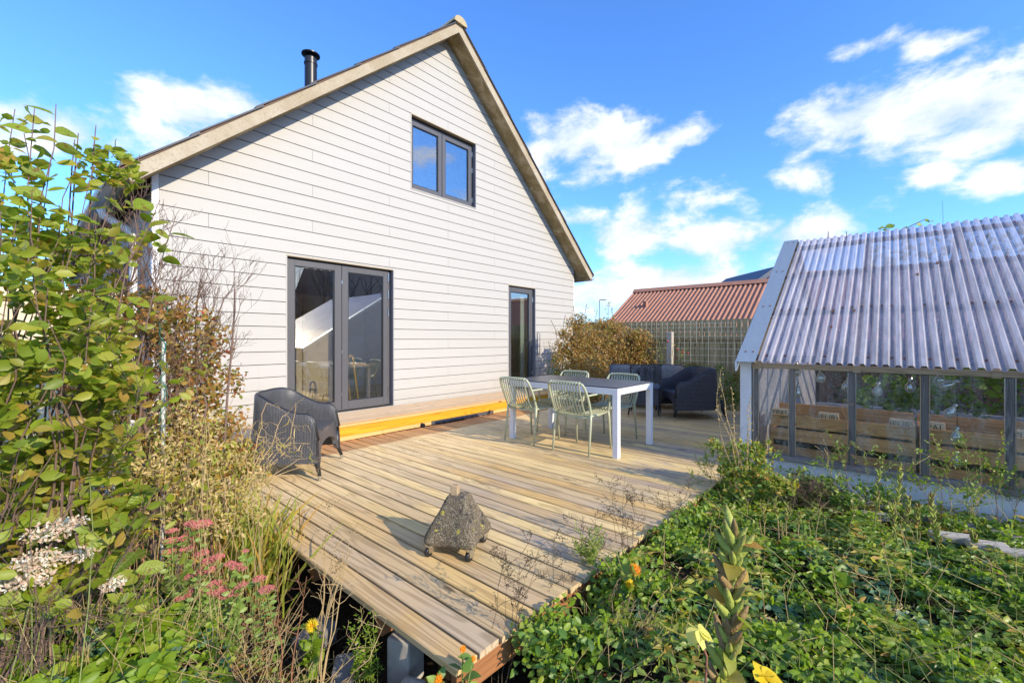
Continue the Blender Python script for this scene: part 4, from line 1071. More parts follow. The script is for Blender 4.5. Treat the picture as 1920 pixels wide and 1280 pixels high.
wicker_seat('wicker_sofa', 'brown-grey wicker two-seat sofa in front of the autumn bush', 'sofa', 1.40, M['wickerB'], .70, (7.60, 3.36), R(210), .76)
so = thing('wicker_footstool', 'low dark wicker footstool half hidden behind the far table leg', 'stool', (0, 0, 0))
a = MB().box(-.22, .22, -.22, .22, .20, .45); a.uv = [(v[0]+v[1], v[2]) for v in a.v]; a.build('seat_body', M['wickerD'], so)
MB().box(-.235, .235, -.235, .235, .452, .48).build('cushion', M['bluestone'], so, bev=.01)
for sx in (-1, 1):
    for sy in (-1, 1):
        lg = MB().tube([(sx*.20, sy*.20, .22), (sx*.235, sy*.235, .035)], [.02, .012], 8).build('leg', M['black'], so, smooth=True); MB().tube([(sx*.235, sy*.235, 0), (sx*.235, sy*.235, .036)], .014, 8).build('foot_cap', M['steel'], lg)
so.location = (6.73, 3.02, 0); so.rotation_euler = (0, 0, R(20))

# parasol base of cast concrete on casters
pb = thing('parasol_base', 'lichen spotted concrete parasol base on small casters', 'parasol base', (1.72, 1.925, 0))
cor = [Vector((-.16, .055)), Vector((-.05, -.155)), Vector((.16, -.055)), Vector((.05, .155))]
V = []; Fc = []; lv = [(.064, 1.24), (.082, 1.36), (.108, 1.35), (.17, 1.10), (.24, .79), (.295, .55), (.318, .44), (.323, .2)]
nseg = 40
for z, r in lv:
    for k in range(nseg):
        f = k/nseg*4; i = int(f); f -= i; a, b = cor[i], cor[(i+1) % 4]; p = a.lerp(b, f)
        conc_ = math.sin(math.pi*f); p = p*(1-.11*conc_*(1 if z < .28 else .3))
        e = min(f, 1-f); p = p*(1-.10*max(0, 1-e/.08))*r
        n = mnoise.noise((p.x*14, p.y*14, z*14))*.010+mnoise.noise((p.x*45, p.y*45, z*45))*.003
        l = p.length; p = p*(1+n/max(l, .03)); V.append((1.72+p.x, 1.925+p.y, z+n*.3))
for j in range(len(lv)-1):
    for k in range(nseg): q = j*nseg+k; q2 = j*nseg+(k+1) % nseg; Fc.append((q, q2, q2+nseg, q+nseg))
Fc.append(tuple(range(nseg-1, -1, -1))); Fc.append(tuple(range((len(lv)-1)*nseg, len(lv)*nseg)))
mb = MB(); mb.v = V; mb.f = Fc; bd = mb.build('body', M['concrete'], pb, smooth='auto')
MB().obox((1.705, 1.935, .343), (.019, .010, 0), (-.010, .019, 0), (0, 0, .032)).build('wooden_peg', M['eavewood'], pb, bev=.003)
for c in cor:
    x, y = 1.72+c.x*1.02, 1.925+c.y*1.02; fk = MB().lathe([(.026, .068), (.026, .082)], (x, y, -.012), 14); fk.obox((x-.004, y+.015, .047), (.017, 0, 0), (0, .0015, 0), (0, 0, .024)); fk.obox((x-.004, y-.015, .047), (.017, 0, 0), (0, .0015, 0), (0, 0, .024))
    fo = fk.build('caster', M['steel'], pb); w = MB().lathe([(.012, -.010), (.024, -.009), (.025, 0), (.024, .009), (.012, .010)], (0, 0, 0), 18).mesh('wheel')
    w.transform(Matrix.Translation((x-.012, y, .0255)) @ Matrix.Rotation(R(90), 4, 'X')); w.shade_smooth(); link('wheel', w, M['black'], fo)

# ================================================================ PLANTS
def blob_points(blobs, n):                         # blobs: (u, v, d, ru, rv, rd) in metres around a point in space
    out = []; wts = np.array([b[3]*b[4] for b in blobs]); wts = wts/wts.sum()
    idx = rng.choice(len(blobs), n, p=wts)
    for i in idx:
        u, v, d, ru, rv, rd = blobs[i]; c = at(u, v, d)
        q = rng.normal(0, 1, 3); q = q/np.linalg.norm(q)*rng.random()**.42
        out.append((c.x+rt[0]*q[0]*ru+fw[0]*q[1]*rd, c.y+rt[1]*q[0]*ru+fw[1]*q[1]*rd, c.z+q[2]*rv))
    return np.array(out)
def clumped(P, amp, fr):                             # keep leaves where a noise field is dense: gaps and clumps
    k = np.array([mnoise.noise(Vector(p)*fr) for p in P]); return P[k > amp]
def rdir(n, up=.3, s=1.0): d = rng.normal(0, s, (n, 3)); d[:, 2] += up; return d
def pathto(base, tip, bow=.12, n=7, wob=.02):
    b, t = Vector(base), Vector(tip); side = Vector((random.gauss(0, 1), random.gauss(0, 1), 0))*bow*(t-b).length
    out = []
    for i in range(n+1):
        f = i/n; p = b.lerp(t, f)+side*math.sin(math.pi*f)*.6; p.z = b.z+(t.z-b.z)*f**.85; p += Vector((random.gauss(0, wob), random.gauss(0, wob), 0))*(1 if 0 < i < n else 0); out.append(p)
    return out

# -- tall broad-leaved shrub, left edge
ts = thing('tall_shrub', 'tall leafy shrub with large yellow green leaves at the left edge', 'shrub', (-.1, 2.2, -.3))
TIPS = [(65, 200, 2.0), (28, 205, 2.1), (105, 195, 2.0), (15, 300, 1.9), (95, 300, 1.9), (150, 300, 2.1), (228, 285, 2.3), (262, 290, 2.35), (205, 335, 2.2), (60, 360, 1.8), (130, 380, 2.0), (180, 400, 2.1),
        (30, 420, 1.7), (110, 450, 1.9), (60, 500, 1.6), (150, 520, 1.8), (15, 540, 1.55), (330, 405, 2.4), (300, 375, 2.3), (240, 370, 2.3), (10, 620, 1.6), (90, 600, 1.5), (50, 680, 1.6), (170, 590, 1.7), (110, 690, 1.6),
        (20, 740, 1.55), (190, 690, 1.8), (70, 780, 1.6), (140, 750, 1.6), (210, 730, 1.9), (30, 640, 1.5), (150, 660, 1.6), (5, 470, 1.7), (90, 540, 1.6), (40, 570, 1.55), (0, 380, 1.8), (20, 860, 1.6), (100, 850, 1.6), (200, 640, 1.8), (45, 250, 2.0), (170, 330, 2.1)]
polys = []; bigl = leafset('l_big'); nl = 0
sp, sd, ss = [], [], []
for (u, v, d) in TIPS:
    tip = at(u, v, d); b = Vector((random.uniform(-.3, .15), random.uniform(2.3, 2.8), -.32)); P = pathto(b, tip, .06, 10, .015)
    polys.append((P, [.0055*(1-i/11)+.0018 for i in range(11)]))
    k = 0
    for i in range(5, 11):
        for q in range(2 if i < 10 else 3):
            if i < 7 and random.random() < .35: continue
            p = P[i].lerp(P[i-1], random.random()); w = k*2.4+random.random(); k += 1
            dv = Vector((math.cos(w), math.sin(w), random.uniform(-.1, .5))); 
            if nl < 300: single_leaf(bigl, p, dv, random.uniform(.062, .105)*d/1.9, ts); nl += 1
            else: sp.append(tuple(p)); sd.append(tuple(dv)); ss.append(random.uniform(.045, .075))
for (u, v, d, h) in ((180, 235, 2.2, .3), (147, 250, 2.2, .3), (140, 262, 2.2, .3)):
    a = at(u, v, d); polys.append(([Vector((a.x-.03, a.y, a.z-h-.3)), a-Vector((.01, 0, h*.5)), a], [.005, .004, .0025]))
tips = []
for k in range(15):
    grow((random.uniform(-.35, .3), random.uniform(2.3, 3.0), -.3), (random.uniform(-.15, .15), random.uniform(-.1, .2), 1), random.uniform(1.0, 1.45), .0045, 3, polys, tips, .12, (3, 4), .5, .1, .5, 5, .0009)
stems('stem', polys, M['twig'], ts)
q = clumped(blob_points([(30, 330, 1.9, .15, .14, .2), (100, 440, 1.95, .18, .14, .2), (40, 560, 1.65, .2, .22, .2), (90, 680, 1.65, .26, .2, .2), (170, 740, 1.75, .22, .16, .2), (60, 800, 1.6, .2, .15, .2), (230, 340, 2.2, .08, .08, .1), (130, 600, 1.9, .2, .15, .2), (40, 880, 1.65, .22, .15, .2), (150, 860, 1.8, .22, .15, .2), (200, 620, 2.2, .2, .15, .2), (60, 260, 2.05, .14, .10, .15), (180, 300, 2.2, .16, .10, .15), (130, 500, 2.2, .25, .2, .2), (250, 460, 2.4, .15, .1, .15), (230, 760, 2.0, .2, .15, .2), (80, 720, 1.9, .3, .2, .2)], 5200), .04, 5)
for p in q: sp.append(tuple(p)); sd.append((random.gauss(0, 1), random.gauss(0, 1), random.gauss(.1, .4))); ss.append(random.uniform(.035, .072))
for p, d in tips[::5]:
    if p.z > .25: sp.append(tuple(p)); sd.append(tuple(d+Vector((random.gauss(0, .6), random.gauss(0, .6), 0)))); ss.append(random.uniform(.035, .06))
leaves('small_leaves', sp, sd, ss, T6, M['l_bigs'], ts, .5, True, 1.0)

# -- bare twiggy shrub between the leafy shrub and the house
bs = thing('bare_shrub', 'leafless twiggy shrub in front of the house corner', 'shrub', (.35, 2.7, -.3))
polys, tips = [], []
for k in range(9):
    b = Vector((random.uniform(.05, .5), random.uniform(2.5, 3.1), -.3)); tip = at(random.uniform(90, 280), random.uniform(440, 560), 3.0)
    P = pathto(b, tip, .08, 7); polys.append((P, [.008*(1-i/9)+.003 for i in range(8)]))
    for q in range(9): grow(P[random.randint(3, 7)], (random.uniform(-.2, .9), random.uniform(-.2, .1), random.uniform(.2, 1)), random.uniform(.25, .45), .004, 2, polys, tips, .12, (3, 5), .45, .12, .55, 5)
stems('branch', polys, M['twig'], bs)
bs2 = thing('bare_shrub', 'leafless reddish twigs spreading against the white boards', 'shrub', (.8, 2.9, -.3))
polys, tips = [], []
for (u, v) in ((390, 600), (340, 590), (320, 560), (420, 560), (370, 560), (440, 545)):
    b = Vector((random.uniform(.6, .8), random.uniform(2.8, 3.0), -.3)); P = pathto(b, at(u, v, 2.9), .05, 7); polys.append((P, [.008*(1-i/9)+.003 for i in range(8)]))
    for q in range(7): grow(P[random.randint(5, 7)], (random.uniform(-.2, .55)*rt[0]*1.6, random.uniform(-.5, .5)*rt[1], random.uniform(.35, 1)), random.uniform(.16, .34), .0032, 2, polys, tips, .14, (2, 4), .42, .10, .55, 5, .0009)
stems('branch', polys, M['twig'], bs2)

# -- climbing rose with autumn leaves
rs = thing('climbing_rose', 'rose with russet autumn leaves left of the wicker armchair', 'rose', (.55, 2.7, -.3))
RB = [(300, 600, 2.75, .33, .16, .3), (350, 650, 2.8, .26, .22, .3), (240, 640, 2.7, .28, .2, .3), (390, 720, 2.95, .22, .22, .25), (300, 740, 2.7, .35, .28, .35), (200, 720, 2.6, .25, .25, .3), (350, 820, 2.8, .32, .18, .3), (420, 790, 2.95, .14, .16, .2), (260, 560, 2.8, .16, .10, .2), (230, 820, 2.6, .3, .2, .3), (180, 560, 2.5, .2, .15, .2), (420, 860, 2.7, .22, .14, .2), (330, 880, 2.5, .3, .14, .2)]
P = clumped(blob_points(RB, 12500), -.12, 7.0)
leaves('foliage', P, rdir(len(P), .1), rng.uniform(.022, .044, len(P)), T6, M['l_rose'], rs, .4, True, .9)
polys, tips = [], []
for k in range(34):
    b = Vector((random.uniform(.2, .85), random.uniform(2.4, 3.0), -.3)); q = P[random.randrange(len(P))]; polys.append((pathto(b, q, .12, 7, .02), [.0028]*3+[.002]*3+[.0015]*2))
stems('stem', polys, M['redtwig'], rs)
for (u, v) in ((414, 632), (382, 575), (330, 690), (427, 660)):
    p = at(u, v, 2.95); leaves('flower', np.array([p]*9), rdir(9, .2), .018, T2, M['red'], rs, stuff=False)
for k in range(7):
    p = P[random.randrange(len(P))]; MB().lathe([(.002, -.008), (.007, -.004), (.008, .003), (.003, .008)], tuple(p), 8).build('hip', M['red'], rs, smooth=True)
pl = at(303, 820, 2.42); pt_ = at(307, 640, 2.42)
tag(MB().tube([(pl.x, pl.y, -.35), (pt_.x, pt_.y, pt_.z)], .010, 10).build('garden_stake', M['pole'], smooth='auto'), 'pale plastic garden stake standing among the russet rose leaves', 'stake')
for k, (u, v1, v2, lab) in enumerate(((183, 540, 900, 'thin grey stake deep in the left shrubs'), (214, 600, 900, 'thin bluish stake beside the dry stems'))):
    p1 = at(u, v1, 2.7); tag(MB().tube([(p1.x, p1.y, -.3), p1], .007, 8).build('garden_stake', M['pole'], smooth='auto'), lab, 'stake')
gn = thing('string_net', 'green string tangled round the pale garden stake', 'string', tuple(pl))
for k in range(5):
    pp = [at(305+random.uniform(-9, 10), v, 2.41) for v in range(560+k*40, 700+k*40, 14)]; MB().tube(pp, .0016, 4).build('strand', M['greenwire'], gn)

# -- dried pea vines and straw
dv = thing('dried_vines', 'straw coloured dried vines with pods in front of the armchair', 'vine', (.8, 2.6, -.3))
polys, tips, pods = [], [], []
for (u, v, d) in [(530, 780, 2.75), (555, 760, 2.8), (545, 830, 2.8), (500, 755, 2.7), (480, 790, 2.7), (560, 860, 2.85), (520, 860, 2.8), (470, 840, 2.7), (575, 870, 2.9), (440, 760, 2.8), (495, 820, 2.7)]:
    b = at(random.uniform(380, 460), 930, 2.6); P_ = pathto(b, at(u, v, d), .12, 7, .01); polys.append((P_, [.003]*5+[.002]*3))
    for q in range(4): grow(P_[random.randint(3, 7)], (random.uniform(-.3, .8), random.uniform(-.8, .2), random.uniform(-.5, .6)), .12, .0016, 1, polys, tips, .35, (2, 3), .6, -.1, .6, 5, .0009)
stems('stem', polys, M['straw'], dv)
for k in range(34):
    p, d = random.choice(tips); q = p+Vector((0, 0, -.01)); d2 = Vector((random.gauss(0, .5), random.gauss(0, .5), -1)).normalized()
    L_ = random.uniform(.045, .075); s1 = q+d2*L_*.5+Vector((random.gauss(0, .008), 0, 0)); MB().tube([q, s1, q+d2*L_+Vector((random.gauss(0, .02), random.gauss(0, .02), .01))], [.0015, .004, .001], 5).build('pod', M['l_dry'] if k % 3 else M['l_blade'], dv, smooth=True)
DB = [(470, 960, 2.4, .14, .08, .15), (260, 980, 2.1, .18, .08, .15), (420, 980, 2.3, .18, .06, .15), (300, 860, 2.3, .22, .14, .25), (380, 880, 2.4, .22, .14, .2), (250, 900, 2.2, .2, .12, .2), (430, 860, 2.6, .16, .12, .2), (340, 940, 2.2, .26, .10, .2), (350, 800, 2.5, .2, .15, .2), (470, 900, 2.6, .12, .10, .15)]
P = clumped(blob_points(DB, 4200), -.15, 8); leaves('withered_leaves', P, rdir(len(P), -.1), rng.uniform(.018, .045, len(P)), TS, M['l_dry'], dv)
P = blob_points(DB, 1300); leaves('green_leaves', P, rdir(len(P), .3), rng.uniform(.02, .05, len(P)), TS, M['l_blade'], dv)
polys = []
for k in range(70):
    u = random.uniform(150, 520); d = random.uniform(1.9, 2.7); v0 = random.uniform(980, 1080); b = at(u, v0, d); b.z = min(b.z, gz(b.x, b.y)+.05); t_ = at(u+random.uniform(-40, 40), random.uniform(790, 940), d); polys.append((pathto(b, t_, .06, 5, .006), [.0013]*6))
stems('dry_stalks', polys, M['straw'], dv, 3, True)

# -- montbretia blades beside the deck edge
cr = thing('montbretia_clump', 'clump of arching yellow green blades beside the left deck edge', 'plant', (.9, 2.6, -.3))
Pb, Db, Sb = [], [], []
for k in range(330):
    u = random.uniform(350, 540); d = random.uniform(2.4, 3.1); b = at(u, 1000, d); 
    if b.x > 1.05: b.x = random.uniform(.75, 1.04)
    b.z = random.uniform(-.34, -.12); Pb.append(tuple(b)); Db.append((random.gauss(.12, .4), random.gauss(-.1, .35), 1.0)); Sb.append(random.uniform(.28, .62))
leaves('blades', Pb, Db, Sb, TBL, M['l_blade'], cr)

# -- hydrangea
hy = thing('hydrangea', 'hydrangea with faded white flower heads in the lower left', 'hydrangea', (.0, 1.6, -.3))
lh = leafset('l_big'); HB = [(60, 950, 1.75, .28, .13, .2), (150, 1000, 1.8, .22, .13, .2), (40, 1080, 1.65, .2, .12, .15), (180, 1070, 1.75, .18, .09, .15), (230, 930, 1.95, .16, .09, .15), (60, 870, 1.8, .2, .1, .2), (20, 1150, 1.6, .14, .08, .12)]
for k, p in enumerate(blob_points(HB, 280)):
    w = random.uniform(0, 6.28); single_leaf(lh, p, (math.cos(w), math.sin(w), random.uniform(-.4, .3)), random.uniform(.07, .115), hy)
for (u, v, d, s, mt) in [(100, 995, 1.62, .085, 'white'), (72, 1050, 1.58, .075, 'white'), (65, 1085, 1.56, .06, 'white'), (130, 980, 1.66, .05, 'white'), (95, 935, 1.75, .06, 'white'), (22, 830, 1.8, .05, 'white'), (170, 850, 1.95, .06, 'white'), (210, 1095, 1.68, .045, 'white'), (30, 1090, 1.58, .05, 'white'), (150, 1040, 1.66, .05, 'white')]:
    c = at(u, v, d); n = int(420*s*s/.0072); q = rng.normal(0, 1, (n, 3)); q = q/np.linalg.norm(q, axis=1, keepdims=True)*s*rng.random((n, 1))**.4*np.array([1, 1, .40]); leaves('flower_head', q+np.array(c), rdir(n, .5), rng.uniform(.012, .019, n), T2, M['white'], hy, 1.2, False)
polys = [(pathto((random.uniform(-.2, .2), random.uniform(1.5, 1.9), -.3), at(random.uniform(0, 250), random.uniform(880, 1080), 1.75), .08, 5), [.002]*6) for _ in range(5)]
stems('stem', polys, M['gstem'], hy)

# -- sedum with pink heads
sd_ = thing('sedum_plant', 'stonecrop with dusty pink flat flower heads left of the deck', 'plant', (.55, 1.9, -.3))
polys = []; Pl, Dl = [], []
for (u, v, s) in [(378, 984, .034), (358, 982, .02), (323, 996, .018), (345, 1010, .022), (320, 1014, .022), (316, 1035, .02), (350, 1030, .02), (378, 1038, .022), (392, 1052, .024), (408, 1045, .022), (385, 1070, .030), (353, 1080, .026), (352, 1117, .022), (340, 1120, .026), (402, 1095, .022), (355, 1108, .015), (382, 1105, .018), (378, 1116, .02), (405, 1108, .026), (413, 1112, .024), (440, 1112, .024), (452, 1098, .022), (445, 1062, .024), (432, 1058, .02), (500, 1106, .026), (487, 1086, .022), (320, 1157, .026), (460, 1034, .012), (455, 1066, .016), (422, 1118, .02)]:
    c = at(u, v, 1.98); s *= 1.3; n = int(230*(s/.026)**2); r_ = np.sqrt(rng.random(n))*s; w = rng.random(n)*6.28
    q = np.stack([r_*np.cos(w), r_*np.sin(w), .35*s*(1-(r_/s)**2)+rng.normal(0, .0015, n)], 1)
    leaves('flower_head', q+np.array(c), rdir(n, .9, .5), rng.uniform(.0045, .0075, n), T2, M['pink'], sd_, 1.0, False)
    b = Vector((c.x+random.uniform(-.05, .05), c.y+random.uniform(-.05, .05), -.33)); P_ = pathto(b, c-Vector((0, 0, .003)), .05, 4, .004); polys.append((P_, [.002]*5))
    for i in range(1, 5):
        for q_ in range(9): Pl.append(tuple(P_[i].lerp(P_[i-1], random.random()))); w = random.random()*6.28; Dl.append((math.cos(w), math.sin(w), .25))
stems('stem', polys, M['gstem'], sd_); leaves('fleshy_leaves', Pl, Dl, rng.uniform(.022, .040, len(Pl)), T6, M['l_sedum'], sd_)

# -- low plants on the left bed
def patch(name, label, cat, area, n, key, size, h, T=T6, d=(1.5, 2.6), up=.6, k3=True, stuff=True, dirup=.1, zpl=-.30):
    P, D = [], []
    u0, u1, v0, v1 = area
    while len(P) < n:
        u, v = random.uniform(u0, u1), random.uniform(v0, v1); p = onz(u, v, zpl+h*.5)
        if p.y > 1.16 and p.x > 1.06 or p.x > 4.6 or (p.x-0)**2+p.y**2 < .8: 
            if random.random() < .001: break
            continue
        z = gz(p.x, p.y)+h*(.35+.65*abs(mnoise.noise((p.x*5, p.y*5, 3))*1.8))*random.uniform(.5, 1.0); w = random.random()*6.28
        for k in range(3 if k3 else 1): P.append((p.x, p.y, z)); D.append((math.cos(w+k*1.5-1.5), math.sin(w+k*1.5-1.5), dirup+random.gauss(0, .15)))
    o = leaves(name, P, D, rng.uniform(size*.7, size*1.25, len(P)), T, M[key], None, up); o['label'] = label
    if stuff: o['kind'] = 'stuff'
    o['category'] = cat; return o
patch('columbine_leaves', 'bright lime green rounded leaves carpeting the ground at the lower left', 'ground cover', (150, 430, 1030, 1700), 3600, 'l_lime', .034, .14, zpl=-.1)
patch('bed_foliage', 'mixed green leaves filling the left flower bed', 'ground cover', (-80, 330, 930, 1900), 4200, 'l_lime', .050, .20, zpl=-.08)
patch('shade_foliage', 'dark green low leaves in the bottom left corner', 'ground cover', (-60, 230, 1130, 1700), 2000, 'l_green', .035, .10, zpl=-.08)
patch('bed_litter', 'brown dead leaves and weeds on bare soil left of the deck', 'ground cover', (330, 820, 1040, 1400), 2200, 'l_rose', .022, .04, T2)
patch('columbine_leaves', 'small fresh green leaves mixed among the lime carpet', 'ground cover', (-60, 430, 980, 1700), 2200, 'l_blue', .022, .17, T2, zpl=-.1)
patch('grey_foliage', 'fine silvery weeds on the soil left of the deck', 'ground cover', (450, 660, 1080, 1300), 800, 'l_sedum', .016, .05, TS)
polys = []
for k in range(420):
    p = onz(random.uniform(380, 900), random.uniform(1060, 1400), -.33)
    if p.x > 1.03 and p.y > 1.1: continue
    w = random.random()*6.28; L_ = random.uniform(.05, .28); z = gz(p.x, p.y)+.01; polys.append(([Vector((p.x, p.y, z)), Vector((p.x+L_*.5*math.cos(w), p.y+L_*.5*math.sin(w), z+random.uniform(.01, .10))), Vector((p.x+L_*math.cos(w+.3), p.y+L_*math.sin(w+.3), z+random.uniform(0, .12)))], [.0016]*3))
sl = stems('fallen_stalks', polys, M['straw'], None, 3, True); sl['label'] = 'straw stalks littering the soil beside the deck'; sl['category'] = 'plant litter'

def rosette(name, label, cat, x, y, n, size, key, z=None, tilt=.5, parent=None, group=None):
    z = gz(x, y) if z is None else z
    t = thing(name, label, cat, (x, y, z), group); ml = leafset(key)
    for k in range(n):
        w = k*2.4+random.uniform(-.2, .2); f = k/n; single_leaf(ml, (x+.01*math.cos(w), y+.01*math.sin(w), z+.02), (math.cos(w)*(1-f*.6), math.sin(w)*(1-f*.6), tilt+f*.9), size*random.uniform(.7, 1.15), t)
    return t
def rp(u, v, z=-.12): p = onz(u, v, z); return p.x, p.y
for k, (u, v, n, s, key, lab) in enumerate([(270, 1225, 22, .13, 'l_lime', 'bright broad-leaved rosette at the bottom left among lime leaves'), (85, 1205, 16, .11, 'l_blue', 'blue green broad-leaved rosette near the bottom left corner'), (195, 1245, 14, .12, 'l_blue', 'blue green rosette between the lime rosette and the corner'),
        (165, 1055, 14, .10, 'l_lime', 'upright fresh green rosette beside the white hydrangea flowers'), (1465, 1250, 14, .13, 'l_lime', 'long-leaved bright rosette right of the foreground seed stalk'), (1560, 1120, 11, .13, 'l_green', 'broad dark leaves in the middle of the right bed'),
        (1290, 965, 9, .09, 'l_green', 'broad-leaved plant beside the right deck edge'), (1320, 1100, 9, .07, 'l_lime', 'small pale rosette left of the foreground seed stalk'), (1440, 1150, 8, .06, 'l_lime', 'small rosette just right of the seed stalk'), (1200, 1130, 14, .09, 'l_green', 'marigold leaves below the orange bloom on the right bed'),
        (1410, 1010, 10, .09, 'l_green', 'leafy plant behind the foreground seed stalk tip'), (1655, 935, 9, .09, 'l_green', 'dark broad leaves at the foot of the greenhouse wall')]):
    x, y = rp(u, v); rosette('leaf_rosette', lab, 'plant', x, y, n, s, key)

def daisy(p, d, r, key, parent, n=22):
    d = Vector(d).normalized(); a = d.orthogonal().normalized(); b = d.cross(a); P, D = [], []
    for ring in range(2):
        for k in range(n):
            w = 2*math.pi*(k+.5*ring)/n; P.append(tuple(Vector(p)+d*.002*ring)); D.append(tuple(a*math.cos(w)+b*math.sin(w)+d*(.15+.35*ring)))
    o = leaves('flower', P, D, np.where(np.arange(2*n) < n, r, r*.75), TS, M[key], parent, 1, False)
    MB().lathe([(.002, -.002), (r*.28, 0), (r*.22, .004), (.001, .006)], tuple(Vector(p)+d*.002), 8).build('flower_centre', M['orange'], o, smooth=True)
def marigold(label, u, v, d, fl, n=20, size=.07):
    c = at(u, v, d); x, y = c.x, c.y; z = gz(x, y); t = thing('marigold', label, 'marigold', (x, y, z)); ml = leafset('l_lime' if u < 700 else 'l_green'); top = c.z; polys = []
    for (fu, fv, r, key) in fl:
        f = at(fu, fv, d-.03); P_ = pathto((x, y, z), f, .08, 5, .004); polys.append((P_, [.003]*6)); daisy(f, (-.45, -.75, .75), r, key, t)
        for k in range(n//len(fl)):
            i = random.randint(1, 5); w = k*2.4; single_leaf(ml, P_[i].lerp(P_[i-1], random.random()), (math.cos(w), math.sin(w), random.uniform(.2, .9)), size*random.uniform(.6, 1.1), t)
    stems('stem', polys, M['gstem'], t)
marigold('marigold with one yellow bloom in the soil left of the deck', 575, 1215, 2.0, [(585, 1172, .032, 'yellow')], 24, .085)
marigold('marigold with several orange blooms at the near deck corner', 850, 1275, 1.62, [(822, 1272, .020, 'orange'), (868, 1216, .015, 'orange'), (887, 1234, .012, 'orange'), (838, 1290, .016, 'orange')], 46, .075)
marigold('marigold with an orange bloom above a yellow one in the right bed', 1190, 1130, 2.12, [(1191, 1067, .034, 'orange'), (1181, 1095, .030, 'yellow')], 26, .08)
dz = thing('white_daisy', 'small weed with tiny white daisies under the deck edge', 'plant', (.95, 1.55, -.33)); polys = []; Pl, Dl = [], []
for (u, v) in ((672, 1222), (684, 1238), (668, 1205), (697, 1208), (682, 1218), (673, 1155), (660, 1180), (690, 1180), (700, 1150)):
    f = at(u, v, 1.93); P_ = pathto((f.x+.02, f.y, -.34), f, .08, 4, .004); polys.append((P_, [.0015]*5))
    if v > 1200: daisy(f, (-.5, -.6, .8), .010, 'white', dz, 10)
    for i in range(1, 5):
        for q in range(14): Pl.append(tuple(P_[i]+Vector((random.gauss(0, .01), random.gauss(0, .01), random.gauss(0, .01))))); w = random.random()*6.28; Dl.append((math.cos(w), math.sin(w), .5))
stems('stem', polys, M['gstem'], dz); leaves('foliage', Pl, Dl, .020, TS, M['l_lime'], dz)

# -- big dry umbels leaning over the left deck edge
def drystalk(label, base, tipsuv, d, mat='straw', r=.0035, head=None):
    b = at(base[0], base[1], d); b.z = gz(b.x, b.y); t = thing('dry_stalk', label, 'plant', tuple(b)); polys, tp = [], []
    for (u, v) in tipsuv:
        P_ = pathto(b, at(u, v, d), .07, 7, .008); polys.append((P_, [r*(1-i/9) for i in range(8)]))
        for q in range(3): grow(P_[random.randint(4, 7)], (random.gauss(0, .6), random.gauss(0, .6), .5), .10, .0014, 2 if head else 1, polys, tp, .2, (2, 3), .5, .05, .6, 4, .0007)
    stems('stem', polys, M[mat], t)
    if head: leaves('seed_heads', [tuple(p) for p, _ in tp], rdir(len(tp), .3), head, T2, M['brownseed'], t, 1, True)
    return t
drystalk('tall bent straw stalks leaning over the left deck edge', (600, 1290), [(655, 1010), (668, 1015), (690, 1150), (645, 1030), (725, 1160), (630, 1090)], 1.85, 'straw', .0042)
drystalk('single rust coloured stalk rising before the soil on the left', (540, 1290), [(575, 1080), (520, 1110)], 1.7, 'redtwig', .004)
drystalk('dark thin dead stem in the bottom left corner', (110, 1290), [(122, 1110), (118, 1100)], 1.45, 'brownseed', .0018)
drystalk('pair of pale dead stems near the left border', (50, 1290), [(30, 1140), (60, 1200), (75, 1180)], 1.45, 'twig', .0016, .008)
drystalk('feathery straw seed head above the left deck edge', (590, 1120), [(610, 980), (600, 985), (622, 1000), (605, 1010)], 2.1, 'straw', .0025, .007)
WE = [((930, 1200), [(942, 1062), (975, 1040), (1010, 1025), (950, 1100), (985, 1080)], 1.85, 'thin dark weed with round seed heads in front of the deck planks'), ((1090, 1090), [(1085, 985), (1092, 980), (1105, 1020), (1120, 990)], 2.5, 'upright weed with brown bud tips at the middle of the deck edge'),
      ((1170, 1060), [(1172, 890), (1180, 905), (1150, 920), (1144, 920), (1210, 950), (1160, 960), (1190, 940)], 2.6, 'tall airy seeded weed in front of the deck boards'), ((1250, 1000), [(1275, 930), (1288, 925), (1255, 940)], 2.85, 'short weed with dark buds by the deck edge'),
      ((1040, 1130), [(1035, 1030), (1050, 1040), (1025, 1060)], 2.2, 'small dark stemmed weed between the taller weeds')]
for b_, tp_, d_1, lab in WE: drystalk(lab, b_, tp_, d_1, 'brownseed', .0022, .009)
gw = thing('pale_weed', 'pale yellow green weed sprawling over the deck edge near the stones', 'plant', (3.6, 1.2, -.1)); polys, tp = [], []
for (u, v) in ((1315, 870), (1345, 880), (1275, 865), (1300, 890), (1330, 885), (1360, 870)):
    grow(at(1345, 905, 3.65), at(u, v, 3.7)-at(1345, 905, 3.65), .25, .0022, 2, polys, tp, .2, (2, 4), .5, .05, .5, 5)
stems('stem', polys, M['gstem'], gw); leaves('foliage', [tuple(p) for p, _ in tp], rdir(len(tp), .3), .018, T2, M['l_lime'], gw)
lw = thing('lime_weed', 'lime green feathery weed rising beside the deck boards', 'plant', (2.2, 1.1, -.3)); polys, tp = [], []
for q in range(6): grow(at(1110, 1090, 2.4), (random.uniform(-.2, .3), random.uniform(-.3, .2), 1), .22, .0022, 2, polys, tp, .2, (3, 5), .45, .1, .55, 5)
stems('stem', polys, M['gstem'], lw); leaves('foliage', [tuple(p) for p, _ in tp], rdir(len(tp), .3), .013, T2, M['l_lime'], lw)

